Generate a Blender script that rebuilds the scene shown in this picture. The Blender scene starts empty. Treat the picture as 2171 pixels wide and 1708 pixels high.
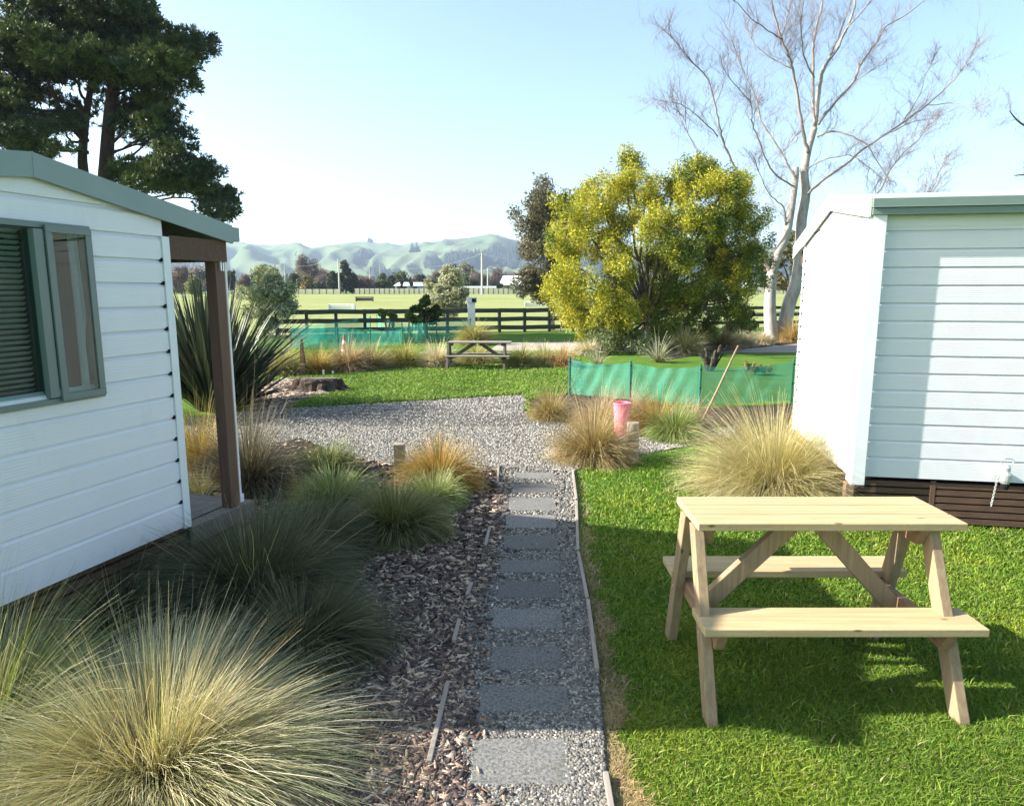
import bpy, bmesh, math, random
import numpy as np
from mathutils import Vector, Matrix
R = math.radians
S = bpy.context.scene
COL = S.collection
# ------------------------------------------------------------------ camera model (photo measured on a 2171 x 1708 grid)
F = 1440.0; CX = 1085.5; CY = 854.0; H = 1.9; PITCH = R(9.3)
cp, sp = math.cos(PITCH), math.sin(PITCH)
def ray(x, y):
    a = (x-CX)/F; b = -(y-CY)/F
    return Vector((a, cp + b*sp, -sp + b*cp))
def hz(Y):
    if Y <= 45: return 0.0
    t = min(1.0, (Y-45)/110.0)
    return 1.3*t*t*(3-2*t)
def gp(x, y, z=0.0):
    d = ray(x, y)
    t = (z-H)/d.z
    return Vector((d.x*t, d.y*t, z))
def at(x, y, Y):
    d = ray(x, y); t = Y/d.y
    return Vector((d.x*t, Y, H+d.z*t))
def gx(x, Y, z=None):
    """ground point seen in image column x at forward distance Y"""
    if z is None: z = hz(Y)
    dep = Y*cp + (H-z)*sp
    return Vector(((x-CX)/F*dep, Y, z))
cam = bpy.data.cameras.new('camera'); co = bpy.data.objects.new('camera', cam); COL.objects.link(co)
co.location = (0, 0, H); co.rotation_euler = (math.pi/2-PITCH, 0, 0)
cam.sensor_width = 36; cam.lens = 36*F/2171.0; cam.clip_end = 20000; cam.clip_start = .05
S.camera = co
# ------------------------------------------------------------------ light
SUN_EL = R(30.5); SUN_G = R(1.5)          # sun stands to the left, a little behind the camera
sdir = Vector((-math.cos(SUN_G)*math.cos(SUN_EL), -math.sin(SUN_G)*math.cos(SUN_EL), math.sin(SUN_EL)))
L = bpy.data.lights.new('sun', 'SUN'); L.energy = 5.0; L.angle = R(.53); L.color = (1, .94, .84)
lo = bpy.data.objects.new('sun', L); COL.objects.link(lo)
lo.rotation_euler = sdir.to_track_quat('Z', 'Y').to_euler()
W = bpy.data.worlds.new('World'); S.world = W; W.use_nodes = True
nt = W.node_tree; nt.nodes.clear()
sky = nt.nodes.new('ShaderNodeTexSky'); sky.sky_type = 'NISHITA'; sky.sun_disc = False
sky.sun_elevation = SUN_EL; sky.sun_rotation = math.atan2(sdir.x, sdir.y)
sky.air_density = .9; sky.dust_density = 1.6; sky.ozone_density = .35
bg = nt.nodes.new('ShaderNodeBackground'); bg.inputs[1].default_value = .10
ow = nt.nodes.new('ShaderNodeOutputWorld')
mxs = nt.nodes.new('ShaderNodeMixRGB'); mxs.blend_type = 'MULTIPLY'; mxs.inputs[0].default_value = 1; mxs.inputs[2].default_value = (.96, 1.05, 1.0, 1)   # the camera's cool white balance
nt.links.new(sky.outputs[0], mxs.inputs[1]); nt.links.new(mxs.outputs[0], bg.inputs[0]); nt.links.new(bg.outputs[0], ow.inputs[0])
S.view_settings.view_transform = 'Standard'; S.view_settings.look = 'None'
S.view_settings.exposure = 1.7; S.view_settings.gamma = 1
S.cycles.max_bounces = 6; S.cycles.transparent_max_bounces = 12; S.cycles.volume_bounces = 0
S.cycles.diffuse_bounces = 3; S.cycles.glossy_bounces = 3
# ------------------------------------------------------------------ materials
def mat(name, base=(.5,.5,.5), rough=.8, spec=.3, noise=None, bump=None, metal=0.0, extra=None, coord='Object'):
    """noise=(scale, colour2, lo, hi[, stretch]) ; bump=(scale, strength, dist)"""
    m = bpy.data.materials.new(name); m.use_nodes = True; n = m.node_tree; p = n.nodes['Principled BSDF']
    p.inputs['Base Color'].default_value = (*base, 1); p.inputs['Roughness'].default_value = rough
    p.inputs['Specular IOR Level'].default_value = spec; p.inputs['Metallic'].default_value = metal
    tc = n.nodes.new('ShaderNodeTexCoord'); src = tc.outputs[coord]
    if noise:
        mp = n.nodes.new('ShaderNodeMapping'); n.links.new(src, mp.inputs[0])
        if len(noise) > 4: mp.inputs['Scale'].default_value = noise[4]
        t = n.nodes.new('ShaderNodeTexNoise'); t.inputs['Scale'].default_value = noise[0]; t.inputs['Detail'].default_value = 8
        t.inputs['Roughness'].default_value = .62
        n.links.new(mp.outputs[0], t.inputs[0])
        r = n.nodes.new('ShaderNodeValToRGB'); r.color_ramp.elements[0].position = noise[2]; r.color_ramp.elements[1].position = noise[3]
        r.color_ramp.elements[0].color = (*base, 1); r.color_ramp.elements[1].color = (*noise[1], 1)
        n.links.new(t.outputs[0], r.inputs[0]); n.links.new(r.outputs[0], p.inputs['Base Color'])
    if bump:
        t2 = n.nodes.new('ShaderNodeTexNoise'); t2.inputs['Scale'].default_value = bump[0]; t2.inputs['Detail'].default_value = 6
        n.links.new(src, t2.inputs[0])
        b = n.nodes.new('ShaderNodeBump'); b.inputs['Strength'].default_value = bump[1]; b.inputs['Distance'].default_value = bump[2]
        n.links.new(t2.outputs[0], b.inputs['Height']); n.links.new(b.outputs[0], p.inputs['Normal'])
    return m
def leafmat(name, trans=.35, rough=.6, spec=.25, backtint=(1,1,.6)):
    """foliage: colour comes from the leaf's own 'tint' attribute"""
    m = bpy.data.materials.new(name); m.use_nodes = True; n = m.node_tree; p = n.nodes['Principled BSDF']
    a = n.nodes.new('ShaderNodeAttribute'); a.attribute_name = 'tint'
    p.inputs['Roughness'].default_value = rough; p.inputs['Specular IOR Level'].default_value = spec
    n.links.new(a.outputs['Color'], p.inputs['Base Color'])
    if trans:
        tr = n.nodes.new('ShaderNodeBsdfTranslucent'); mx = n.nodes.new('ShaderNodeMixShader'); mx.inputs[0].default_value = trans
        mu = n.nodes.new('ShaderNodeMixRGB'); mu.blend_type = 'MULTIPLY'; mu.inputs[0].default_value = 1; mu.inputs[2].default_value = (*backtint, 1)
        n.links.new(a.outputs['Color'], mu.inputs[1]); n.links.new(mu.outputs[0], tr.inputs[0])
        n.links.new(p.outputs[0], mx.inputs[1]); n.links.new(tr.outputs[0], mx.inputs[2])
        n.links.new(mx.outputs[0], n.nodes['Material Output'].inputs[0])
    return m
M = {}
M['blade'] = leafmat('grass_blade', .30)
M['leaf'] = leafmat('tree_leaf', .35)
M['needle'] = leafmat('pine_needle', .12, .55)
M['flax'] = leafmat('flax_leaf', .10, .42, .4)
M['tinted'] = leafmat('tinted_solid', 0, .85, .2)
def timber(name, a, b, rough=.75, axis=0):
    sc = [1, 1, 1]; 
    for i in range(3): sc[i] = 1.2 if i == axis else 26
    m = mat(name, a, rough, .25, noise=(1.6, b, .32, .72, tuple(sc)), bump=(60, .12, .01))
    n = m.node_tree; p = n.nodes['Principled BSDF']; src = p.inputs['Base Color'].links[0].from_socket
    tc = n.nodes.new('ShaderNodeTexCoord'); mp = n.nodes.new('ShaderNodeMapping'); s3 = [9, 9, 9]; s3[axis] = 3.2; mp.inputs['Scale'].default_value = s3
    vo = n.nodes.new('ShaderNodeTexVoronoi'); vo.inputs['Scale'].default_value = 1.0; rr = n.nodes.new('ShaderNodeValToRGB'); rr.color_ramp.elements[0].position = .035; rr.color_ramp.elements[1].position = .085
    rr.color_ramp.elements[0].color = (.30,.20,.14,1); rr.color_ramp.elements[1].color = (1,1,1,1); mu = n.nodes.new('ShaderNodeMixRGB'); mu.blend_type = 'MULTIPLY'; mu.inputs[0].default_value = .9
    n.links.new(tc.outputs['Object'], mp.inputs[0]); n.links.new(mp.outputs[0], vo.inputs['Vector']); n.links.new(vo.outputs['Distance'], rr.inputs[0]); n.links.new(src, mu.inputs[1]); n.links.new(rr.outputs[0], mu.inputs[2]); n.links.new(mu.outputs[0], p.inputs['Base Color'])
    return m
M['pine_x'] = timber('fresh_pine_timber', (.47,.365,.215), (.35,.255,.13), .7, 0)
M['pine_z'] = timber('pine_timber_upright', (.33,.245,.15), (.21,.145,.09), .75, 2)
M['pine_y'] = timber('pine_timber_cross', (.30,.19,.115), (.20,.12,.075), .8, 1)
M['grey_wood'] = timber('weathered_grey_timber', (.24,.21,.18), (.12,.10,.085), .85, 0)
M['edging'] = timber('edging_timber', (.34,.29,.25), (.20,.17,.15), .85, 1)
M['brown_wood'] = timber('brown_stained_timber', (.125,.075,.05), (.075,.045,.032), .7, 0)
M['brown_post'] = timber('brown_stained_post', (.15,.085,.06), (.10,.058,.042), .6, 2)
M['tan_post'] = timber('tan_post_side', (.40,.26,.18), (.30,.19,.13), .65, 2)
M['dark_rail'] = timber('dark_tarred_rail', (.075,.08,.07), (.035,.04,.036), .8, 0)
M['bollard'] = timber('bollard_timber', (.36,.30,.22), (.21,.17,.13), .85, 2)
M['white'] = mat('white_painted_metal', (.72,.74,.77), .45, .4, noise=(3, (.66,.68,.71), .35, .8))
M['cream_white'] = mat('cream_white_paint', (.78,.78,.76), .5, .4, noise=(2, (.68,.70,.70), .4, .8))
M['dark'] = mat('dark_void', (.012,.012,.014), .9, .1)
M['fascia'] = mat('grey_green_fascia', (.23,.29,.285), .5, .4, noise=(2.2, (.20,.26,.255), .35, .75))
M['roof'] = mat('pale_green_roof_sheet', (.40,.47,.42), .45, .4, noise=(1.5, (.33,.40,.36), .35, .75))
M['barge'] = mat('sunlit_bargeboard', (.60,.66,.60), .5, .4, noise=(3, (.52,.58,.52), .4, .8))  # green trim lightened: its sun-facing brightness is put into the base colour
M['gutter'] = mat('green_gutter', (.16,.22,.20), .42, .4, noise=(2, (.13,.18,.165), .4, .8))
M['frame'] = mat('grey_green_window_frame', (.125,.17,.16), .4, .45)
M['mesh_post'] = mat('dark_green_stake', (.015,.14,.105), .7, .3)
M['bark_pale'] = mat('pale_birch_bark', (.44,.41,.38), .85, .2, noise=(6, (.20,.17,.16), .42, .78, (1,1,.35)), bump=(25, .3, .03))
M['bark_twig'] = mat('purple_brown_twig', (.27,.22,.23), .85, .2)
M['bark_limb'] = mat('grey_brown_birch_limb', (.33,.29,.27), .85, .2, noise=(6, (.19,.16,.16), .42, .78, (1,1,.35)))
M['bark_dark'] = mat('dark_pine_bark', (.075,.045,.038), .9, .15, noise=(5, (.035,.022,.02), .35, .7, (1,1,.3)), bump=(12, .5, .05))
M['bark_mid'] = mat('grey_brown_bark', (.16,.13,.11), .9, .15, noise=(8, (.08,.065,.055), .4, .7), bump=(20, .3, .03))
M['bark_gum'] = mat('pale_gum_bark', (.50,.45,.41), .8, .2, noise=(5, (.34,.29,.26), .4, .75))
M['concrete'] = mat('exposed_aggregate_paver', (.19,.182,.168), .9, .2, noise=(70, (.085,.087,.09), .42, .62), bump=(160, .5, .006))
M['metal'] = mat('galvanised_metal', (.62,.63,.64), .38, .5, metal=.6, noise=(20, (.45,.46,.47), .4, .7))
M['pink'] = mat('faded_pink_plastic', (.80,.16,.26), .5, .4, noise=(3, (.82,.24,.34), .3, .7))
# siding: fine horizontal ribs pressed in the sheet
def siding(name):
    m = mat(name, (.70,.705,.745), .42, .4, noise=(1.3, (.64,.65,.695), .35, .8))
    n = m.node_tree; p = n.nodes['Principled BSDF']
    tc = n.nodes.new('ShaderNodeTexCoord'); w = n.nodes.new('ShaderNodeTexWave'); w.bands_direction = 'Z'; w.inputs['Scale'].default_value = 20; w.inputs['Distortion'].default_value = .05
    n.links.new(tc.outputs['Object'], w.inputs[0]); b = n.nodes.new('ShaderNodeBump'); b.inputs['Strength'].default_value = .25; b.inputs['Distance'].default_value = .0028
    n.links.new(w.outputs[0], b.inputs['Height']); n.links.new(b.outputs[0], p.inputs['Normal'])
    return m
M['siding'] = siding('white_ribbed_siding')
def glass():
    m = bpy.data.materials.new('window_glass'); m.use_nodes = True; n = m.node_tree
    n.nodes.remove(n.nodes['Principled BSDF'])
    g = n.nodes.new('ShaderNodeBsdfGlossy'); g.inputs['Roughness'].default_value = .0; g.inputs[0].default_value = (.95,1,.98,1)
    t = n.nodes.new('ShaderNodeBsdfTransparent'); t.inputs[0].default_value = (.70,.78,.77,1)
    fr = n.nodes.new('ShaderNodeFresnel'); fr.inputs[0].default_value = 1.15
    ma = n.nodes.new('ShaderNodeMath'); ma.operation = 'MULTIPLY_ADD'; ma.inputs[1].default_value = 1.0; ma.inputs[2].default_value = .008; ma.use_clamp = True
    mx = n.nodes.new('ShaderNodeMixShader')
    n.links.new(fr.outputs[0], ma.inputs[0]); n.links.new(ma.outputs[0], mx.inputs[0]); n.links.new(t.outputs[0], mx.inputs[1]); n.links.new(g.outputs[0], mx.inputs[2])
    n.links.new(mx.outputs[0], n.nodes['Material Output'].inputs[0]); return m
M['glass'] = glass()
def netmat():
    m = bpy.data.materials.new('green_shade_net'); m.use_nodes = True; n = m.node_tree; p = n.nodes['Principled BSDF']
    tc = n.nodes.new('ShaderNodeTexCoord'); no = n.nodes.new('ShaderNodeTexNoise'); no.inputs['Scale'].default_value = 1.8; no.inputs['Detail'].default_value = 5
    r = n.nodes.new('ShaderNodeValToRGB'); r.color_ramp.elements[0].position = .35; r.color_ramp.elements[1].position = .72
    r.color_ramp.elements[0].color = (.03,.33,.26,1); r.color_ramp.elements[1].color = (.10,.50,.40,1)
    n.links.new(tc.outputs['Object'], no.inputs[0]); n.links.new(no.outputs[0], r.inputs[0]); n.links.new(r.outputs[0], p.inputs['Base Color'])
    p.inputs['Roughness'].default_value = .6
    tl = n.nodes.new('ShaderNodeBsdfTranslucent'); n.links.new(r.outputs[0], tl.inputs[0])
    m1 = n.nodes.new('ShaderNodeMixShader'); m1.inputs[0].default_value = .35; n.links.new(p.outputs[0], m1.inputs[1]); n.links.new(tl.outputs[0], m1.inputs[2])
    tr = n.nodes.new('ShaderNodeBsdfTransparent'); m2 = n.nodes.new('ShaderNodeMixShader'); m2.inputs[0].default_value = .52
    n.links.new(m1.outputs[0], m2.inputs[1]); n.links.new(tr.outputs[0], m2.inputs[2]); n.links.new(m2.outputs[0], n.nodes['Material Output'].inputs[0])
    return m
M['net'] = netmat()
# ------------------------------------------------------------------ object helpers
def tag(o, label=None, cat=None, group=None, kind=None):
    if label: o['label'] = label
    if cat: o['category'] = cat
    if group: o['group'] = group
    if kind: o['kind'] = kind
    return o
def thing(name, label, cat, loc=(0,0,0), group=None):
    o = bpy.data.objects.new(name, None); COL.objects.link(o); o.location = loc; o.empty_display_size = .2
    return tag(o, label, cat, group)
def rootloc(o):
    v = Vector((0,0,0))
    while o is not None: v = v + Vector(o.location); o = o.parent
    return v
def link(name, me, m, parent=None, loc=None):
    o = bpy.data.objects.new(name, me); COL.objects.link(o)
    if m is not None: me.materials.append(m)
    if parent is not None: o.parent = parent
    if loc is not None: o.location = loc
    return o
def npmesh(name, V, Fq, C=None, smooth=False, midx=None):
    me = bpy.data.meshes.new(name); V = np.asarray(V, np.float32); Fq = np.asarray(Fq, np.int32); k = Fq.shape[1]
    me.vertices.add(len(V)); me.vertices.foreach_set('co', V.ravel())
    me.loops.add(Fq.size); me.loops.foreach_set('vertex_index', Fq.ravel())
    me.polygons.add(len(Fq)); me.polygons.foreach_set('loop_start', np.arange(0, Fq.size, k, dtype=np.int32))
    me.polygons.foreach_set('loop_total', np.full(len(Fq), k, np.int32))
    if smooth: me.polygons.foreach_set('use_smooth', np.ones(len(Fq), bool))
    if C is not None:
        a = me.attributes.new('tint', 'FLOAT_COLOR', 'POINT'); C4 = np.ones((len(V), 4), np.float32); C4[:, :3] = C
        a.data.foreach_set('color', C4.ravel())
    me.update(calc_edges=True); me.validate()
    return me
class MB:
    def __init__(s): s.v = []; s.f = []
    def add(s, vs, fs):
        b = len(s.v); s.v += [Vector(v) for v in vs]; s.f += [[b+i for i in f] for f in fs]; return s
    def hexa(s, p):   # 8 points: bottom 4 ccw, top 4
        return s.add(p, [(3,2,1,0),(4,5,6,7),(0,1,5,4),(1,2,6,5),(2,3,7,6),(3,0,4,7)])
    def box(s, c, d, ax=None):
        c = Vector(c); X, Y, Z = ax if ax else (Vector((1,0,0)), Vector((0,1,0)), Vector((0,0,1)))
        X = X*d[0]/2; Y = Y*d[1]/2; Z = Z*d[2]/2
        return s.hexa([c-X-Y-Z, c+X-Y-Z, c+X+Y-Z, c-X+Y-Z, c-X-Y+Z, c+X-Y+Z, c+X+Y+Z, c-X+Y+Z])
    def b2(s, lo, hi): 
        return s.box([(a+b)/2 for a, b in zip(lo, hi)], [abs(b-a) for a, b in zip(lo, hi)])
    def beam(s, a, b, w, h, side=Vector((1,0,0))):
        a = Vector(a); b = Vector(b); d = (b-a); L_ = d.length; d.normalize(); side = (side - d*side.dot(d)).normalized(); up = d.cross(side)
        return s.box((a+b)/2, (w, h, L_), (side, up, d))
    def tube(s, pts, rad, n=8, cap=True):
        pts = [Vector(p) for p in pts]; k = len(pts); base = len(s.v)
        if not hasattr(rad, '__len__'): rad = [rad]*k
        u = None
        for i, p in enumerate(pts):
            t = (pts[min(i+1, k-1)]-pts[max(i-1, 0)]).normalized()
            if u is None: u = t.orthogonal().normalized()
            u = (u - t*u.dot(t)).normalized(); w = t.cross(u)
            for j in range(n):
                a = 2*math.pi*j/n; s.v.append(p + (u*math.cos(a)+w*math.sin(a))*rad[i])
        for i in range(k-1):
            for j in range(n): s.f.append([base+i*n+j, base+i*n+(j+1)%n, base+(i+1)*n+(j+1)%n, base+(i+1)*n+j])
        if cap:
            s.f.append([base+j for j in reversed(range(n))]); s.f.append([base+(k-1)*n+j for j in range(n)])
        return s
    def lathe(s, prof, n=16, c=(0,0,0)):
        c = Vector(c); base = len(s.v)
        for r_, z in prof:
            for j in range(n):
                a = 2*math.pi*j/n; s.v.append(c+Vector((r_*math.cos(a), r_*math.sin(a), z)))
        for i in range(len(prof)-1):
            for j in range(n): s.f.append([base+i*n+j, base+i*n+(j+1)%n, base+(i+1)*n+(j+1)%n, base+(i+1)*n+j])
        s.f.append([base+j for j in reversed(range(n))]); s.f.append([base+(len(prof)-1)*n+j for j in range(n)])
        return s
    def build(s, name, m, parent=None, loc=None, bevel=0, smooth=False):
        org = rootloc(parent) if parent is not None else (Vector(loc) if loc is not None else Vector((0,0,0)))
        me = bpy.data.meshes.new(name); me.from_pydata([v-org for v in s.v], [], s.f); me.update()
        if smooth: me.polygons.foreach_set('use_smooth', [True]*len(me.polygons))
        o = link(name, me, m, parent, loc if parent is None else None)
        if bevel:
            b = o.modifiers.new('bevel', 'BEVEL'); b.width = bevel; b.segments = 2; b.limit_method = 'ANGLE'
        return o
def copy_tree(o, parent=None):
    c = o.copy(); COL.objects.link(c); c.parent = parent
    for ch in list(o.children): copy_tree(ch, c)
    return c
def poly_sheet(name, pts, z, m, kind='structure'):
    bm = bmesh.new(); vs = [bm.verts.new((p[0], p[1], z)) for p in pts]; f = bm.faces.new(vs)
    bmesh.ops.triangulate(bm, faces=[f]); 
    if sum(fc.normal.z for fc in bm.faces) < 0: bmesh.ops.reverse_faces(bm, faces=bm.faces[:])
    me = bpy.data.meshes.new(name); bm.to_mesh(me); bm.free(); o = link(name, me, m); o['kind'] = kind; return o
def inpoly(X, Y, pts):
    ins = np.zeros(len(X), bool); n = len(pts)
    for i in range(n):
        x1, y1 = pts[i][0], pts[i][1]; x2, y2 = pts[(i+1) % n][0], pts[(i+1) % n][1]
        c = ((y1 > Y) != (y2 > Y)) & (X < (x2-x1)*(Y-y1)/((y2-y1) if y2 != y1 else 1e-9)+x1); ins ^= c
    return ins

# slabs differ a little from one another, siding carries faint grime
def vary(m, lo, hi):
    n = m.node_tree; p = n.nodes['Principled BSDF']; src = p.inputs['Base Color'].links[0].from_socket; oi = n.nodes.new('ShaderNodeObjectInfo'); mr = n.nodes.new('ShaderNodeMapRange'); mr.inputs[3].default_value = lo; mr.inputs[4].default_value = hi
    mu = n.nodes.new('ShaderNodeMixRGB'); mu.blend_type = 'MULTIPLY'; mu.inputs[0].default_value = 1; n.links.new(oi.outputs['Random'], mr.inputs[0]); n.links.new(src, mu.inputs[1]); n.links.new(mr.outputs[0], mu.inputs[2]); n.links.new(mu.outputs[0], p.inputs['Base Color'])
def grime(m, col, scale, lo, hi, amt, stretch=(1,1,1)):
    n = m.node_tree; p = n.nodes['Principled BSDF']; src = p.inputs['Base Color'].links[0].from_socket; tc = n.nodes.new('ShaderNodeTexCoord'); mp = n.nodes.new('ShaderNodeMapping'); mp.inputs['Scale'].default_value = stretch
    t = n.nodes.new('ShaderNodeTexNoise'); t.inputs['Scale'].default_value = scale; t.inputs['Detail'].default_value = 9; t.inputs['Roughness'].default_value = .7; r = n.nodes.new('ShaderNodeValToRGB'); r.color_ramp.elements[0].position = lo; r.color_ramp.elements[1].position = hi; r.color_ramp.elements[0].color = (0,0,0,1); r.color_ramp.elements[1].color = (amt,amt,amt,1)
    mx = n.nodes.new('ShaderNodeMixRGB'); mx.inputs[2].default_value = (*col, 1); n.links.new(tc.outputs['Object'], mp.inputs[0]); n.links.new(mp.outputs[0], t.inputs[0]); n.links.new(t.outputs[0], r.inputs[0]); n.links.new(r.outputs[0], mx.inputs[0]); n.links.new(src, mx.inputs[1]); n.links.new(mx.outputs[0], p.inputs['Base Color'])
vary(M['concrete'], .8, 1.2); grime(M['concrete'], (.07,.075,.05), 9, .55, .75, .7)
grime(M['siding'], (.46,.46,.43), 5, .55, .8, .35, (1,1,.35)); grime(M['white'], (.45,.45,.40), 7, .58, .8, .4)
grime(M['pine_x'], (.30,.25,.17), 4, .55, .75, .45)
# ------------------------------------------------------------------ ground
def gmat(name, cols, scale, fine, bumps):
    m = bpy.data.materials.new(name); m.use_nodes = True; n = m.node_tree; p = n.nodes['Principled BSDF']; p.inputs['Roughness'].default_value = .95; p.inputs['Specular IOR Level'].default_value = .1
    tc = n.nodes.new('ShaderNodeTexCoord')
    def noise(sc, det=8):
        t = n.nodes.new('ShaderNodeTexNoise'); t.inputs['Scale'].default_value = sc; t.inputs['Detail'].default_value = det; t.inputs['Roughness'].default_value = .65; n.links.new(tc.outputs['Object'], t.inputs[0]); return t
    a = noise(scale); r = n.nodes.new('ShaderNodeValToRGB'); r.color_ramp.elements[0].position = .35; r.color_ramp.elements[1].position = .68
    r.color_ramp.elements[0].color = (*cols[0], 1); r.color_ramp.elements[1].color = (*cols[1], 1); n.links.new(a.outputs[0], r.inputs[0])
    b = noise(fine, 4); r2 = n.nodes.new('ShaderNodeValToRGB'); r2.color_ramp.elements[0].position = .42; r2.color_ramp.elements[1].position = .60
    r2.color_ramp.elements[0].color = (*cols[2], 1); r2.color_ramp.elements[1].color = (1,1,1,1); n.links.new(b.outputs[0], r2.inputs[0])
    mu = n.nodes.new('ShaderNodeMixRGB'); mu.blend_type = 'MULTIPLY'; mu.inputs[0].default_value = 1; n.links.new(r.outputs[0], mu.inputs[1]); n.links.new(r2.outputs[0], mu.inputs[2])
    n.links.new(mu.outputs[0], p.inputs['Base Color'])
    bb = n.nodes.new('ShaderNodeBump'); bb.inputs['Strength'].default_value = bumps[0]; bb.inputs['Distance'].default_value = bumps[1]; n.links.new(b.outputs[0], bb.inputs['Height']); n.links.new(bb.outputs[0], p.inputs['Normal'])
    return m
M['lawn'] = gmat('lawn_turf', [(.075,.16,.02), (.13,.22,.035), (.6,.65,.5)], 1.1, 55, (.5, .03))
M['paddock'] = gmat('paddock_grass', [(.23,.25,.09), (.30,.31,.13), (.8,.85,.75)], .08, 3, (.3, .05))
M['gravel'] = gmat('grey_gravel', [(.16,.15,.135), (.22,.21,.19), (.40,.40,.41)], 1.5, 95, (.8, .02))
M['road'] = gmat('pale_gravel_road', [(.34,.30,.26), (.42,.38,.33), (.8,.8,.8)], .8, 30, (.4, .02))
M['mulch'] = gmat('bark_mulch', [(.07,.05,.042), (.10,.075,.06), (.35,.32,.32)], 6, 75, (.8, .02))
def strip_grid(name, ys, xfun, zoff, m, nx=2):
    V = []; Fq = []
    for Y in ys:
        x0, x1 = xfun(Y)
        for i in range(nx+1): V.append((x0+(x1-x0)*i/nx, Y, hz(Y)+zoff))
    for j in range(len(ys)-1):
        for i in range(nx): a = j*(nx+1)+i; Fq.append((a, a+1, a+nx+2, a+nx+1))
    me = npmesh(name, V, Fq); o = link(name, me, m); o['kind'] = 'structure'; return o
ys = [-30, 0, 20, 40] + [45+5.5*i for i in range(21)] + [200, 400, 1000, 2500, 5200]
strip_grid('ground', ys, lambda Y: (-5000, 5000), 0, M['lawn'])
FA = gp(590, 712); FB = gp(1660, 694)      # the dark rail fence line
def fl(X): return FA.y + (X-FA.x)*(FB.y-FA.y)/(FB.x-FA.x)
pd = strip_grid('paddock', [0, 1.0], lambda Y: (0, 1), 0, M['paddock'])
V = []; Fq = []; cols_ = [-120+10*i for i in range(25)]; rows_ = [0, 6, 12] + [18+7*i for i in range(20)]
for r_ in rows_:
    for X in cols_:
        Y = fl(X)+.3+r_; V.append((X, Y, hz(Y)+.012))
nx = len(cols_)
for j in range(len(rows_)-1):
    for i in range(nx-1): a = j*nx+i; Fq.append((a, a+1, a+nx+1, a+nx))
pd.data = npmesh('paddock', V, Fq); pd.data.materials.append(M['paddock'])
g2 = lambda L_: [gp(*p) for p in L_]
DRIVE = g2([(200,915),(340,893),(560,869),(760,858),(900,850),(1010,843),(1110,838),(1118,850),(1112,872),(1130,886),(1230,905),(1330,915),(1400,925),(1480,912),(1560,905),(1560,925),(1500,938),(1440,950),(1370,962),(1290,975),(1236,988),(1214,1004),(1057,996),(960,992),(860,985),(780,978),(700,955),(640,930),(560,945),(400,965),(200,1000)])
poly_sheet('gravel_drive', DRIVE, .008, M['gravel'])
PL = [(1057,993),(1055,1031),(1038,1126),(1033,1151),(1019,1197),(996,1256),(971,1333),(949,1462),(942,1487),(910,1632),(885,1740),(860,1900)]
PR = [(1214,1002),(1222,1070),(1224,1147),(1230,1206),(1246,1283),(1257,1364),(1266,1433),(1275,1530),(1284,1655),(1293,1705),(1300,1760),(1320,1900)]
PATH = g2(PL) + g2(PR[::-1])
poly_sheet('gravel_path', PATH, .012, M['gravel'])
MUL = g2([(1057,996),(1038,1126),(996,1256),(949,1462),(885,1740),(860,1900),(-900,1900),(-900,1300),(380,1090),(380,965),(560,945),(640,930),(700,955),(780,978),(860,985),(960,992)])
poly_sheet('mulch_bed', MUL, .004, M['mulch'])
MUL2 = g2([(540,872),(548,822),(600,806),(650,803),(700,812),(690,835),(640,850),(600,866)])
poly_sheet('mulch_patch', MUL2, .004, M['mulch'])
MUL3 = g2([(1118,850),(1210,835),(1330,848),(1480,866),(1680,856),(1760,870),(1760,1000),(1600,1000),(1480,912),(1400,925),(1230,905),(1130,886)])
poly_sheet('mulch_border', MUL3, .004, M['mulch'])
poly_sheet('far_gravel_road', g2([(1030,748),(1730,748),(1730,724),(1400,722),(1060,727)]), .008, M['road'])
poly_sheet('mulch_row', g2([(560,803),(640,800),(760,790),(860,782),(960,778),(1040,776),(1200,778),(1200,766),(1040,762),(860,764),(700,772),(560,786)]), .004, M['mulch'])
poly_sheet('mulch_strip', g2([(1400,765),(1560,742),(1700,728),(1700,716),(1560,722),(1400,740)]), .012, M['mulch'])
rng = np.random.default_rng(7)
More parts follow.
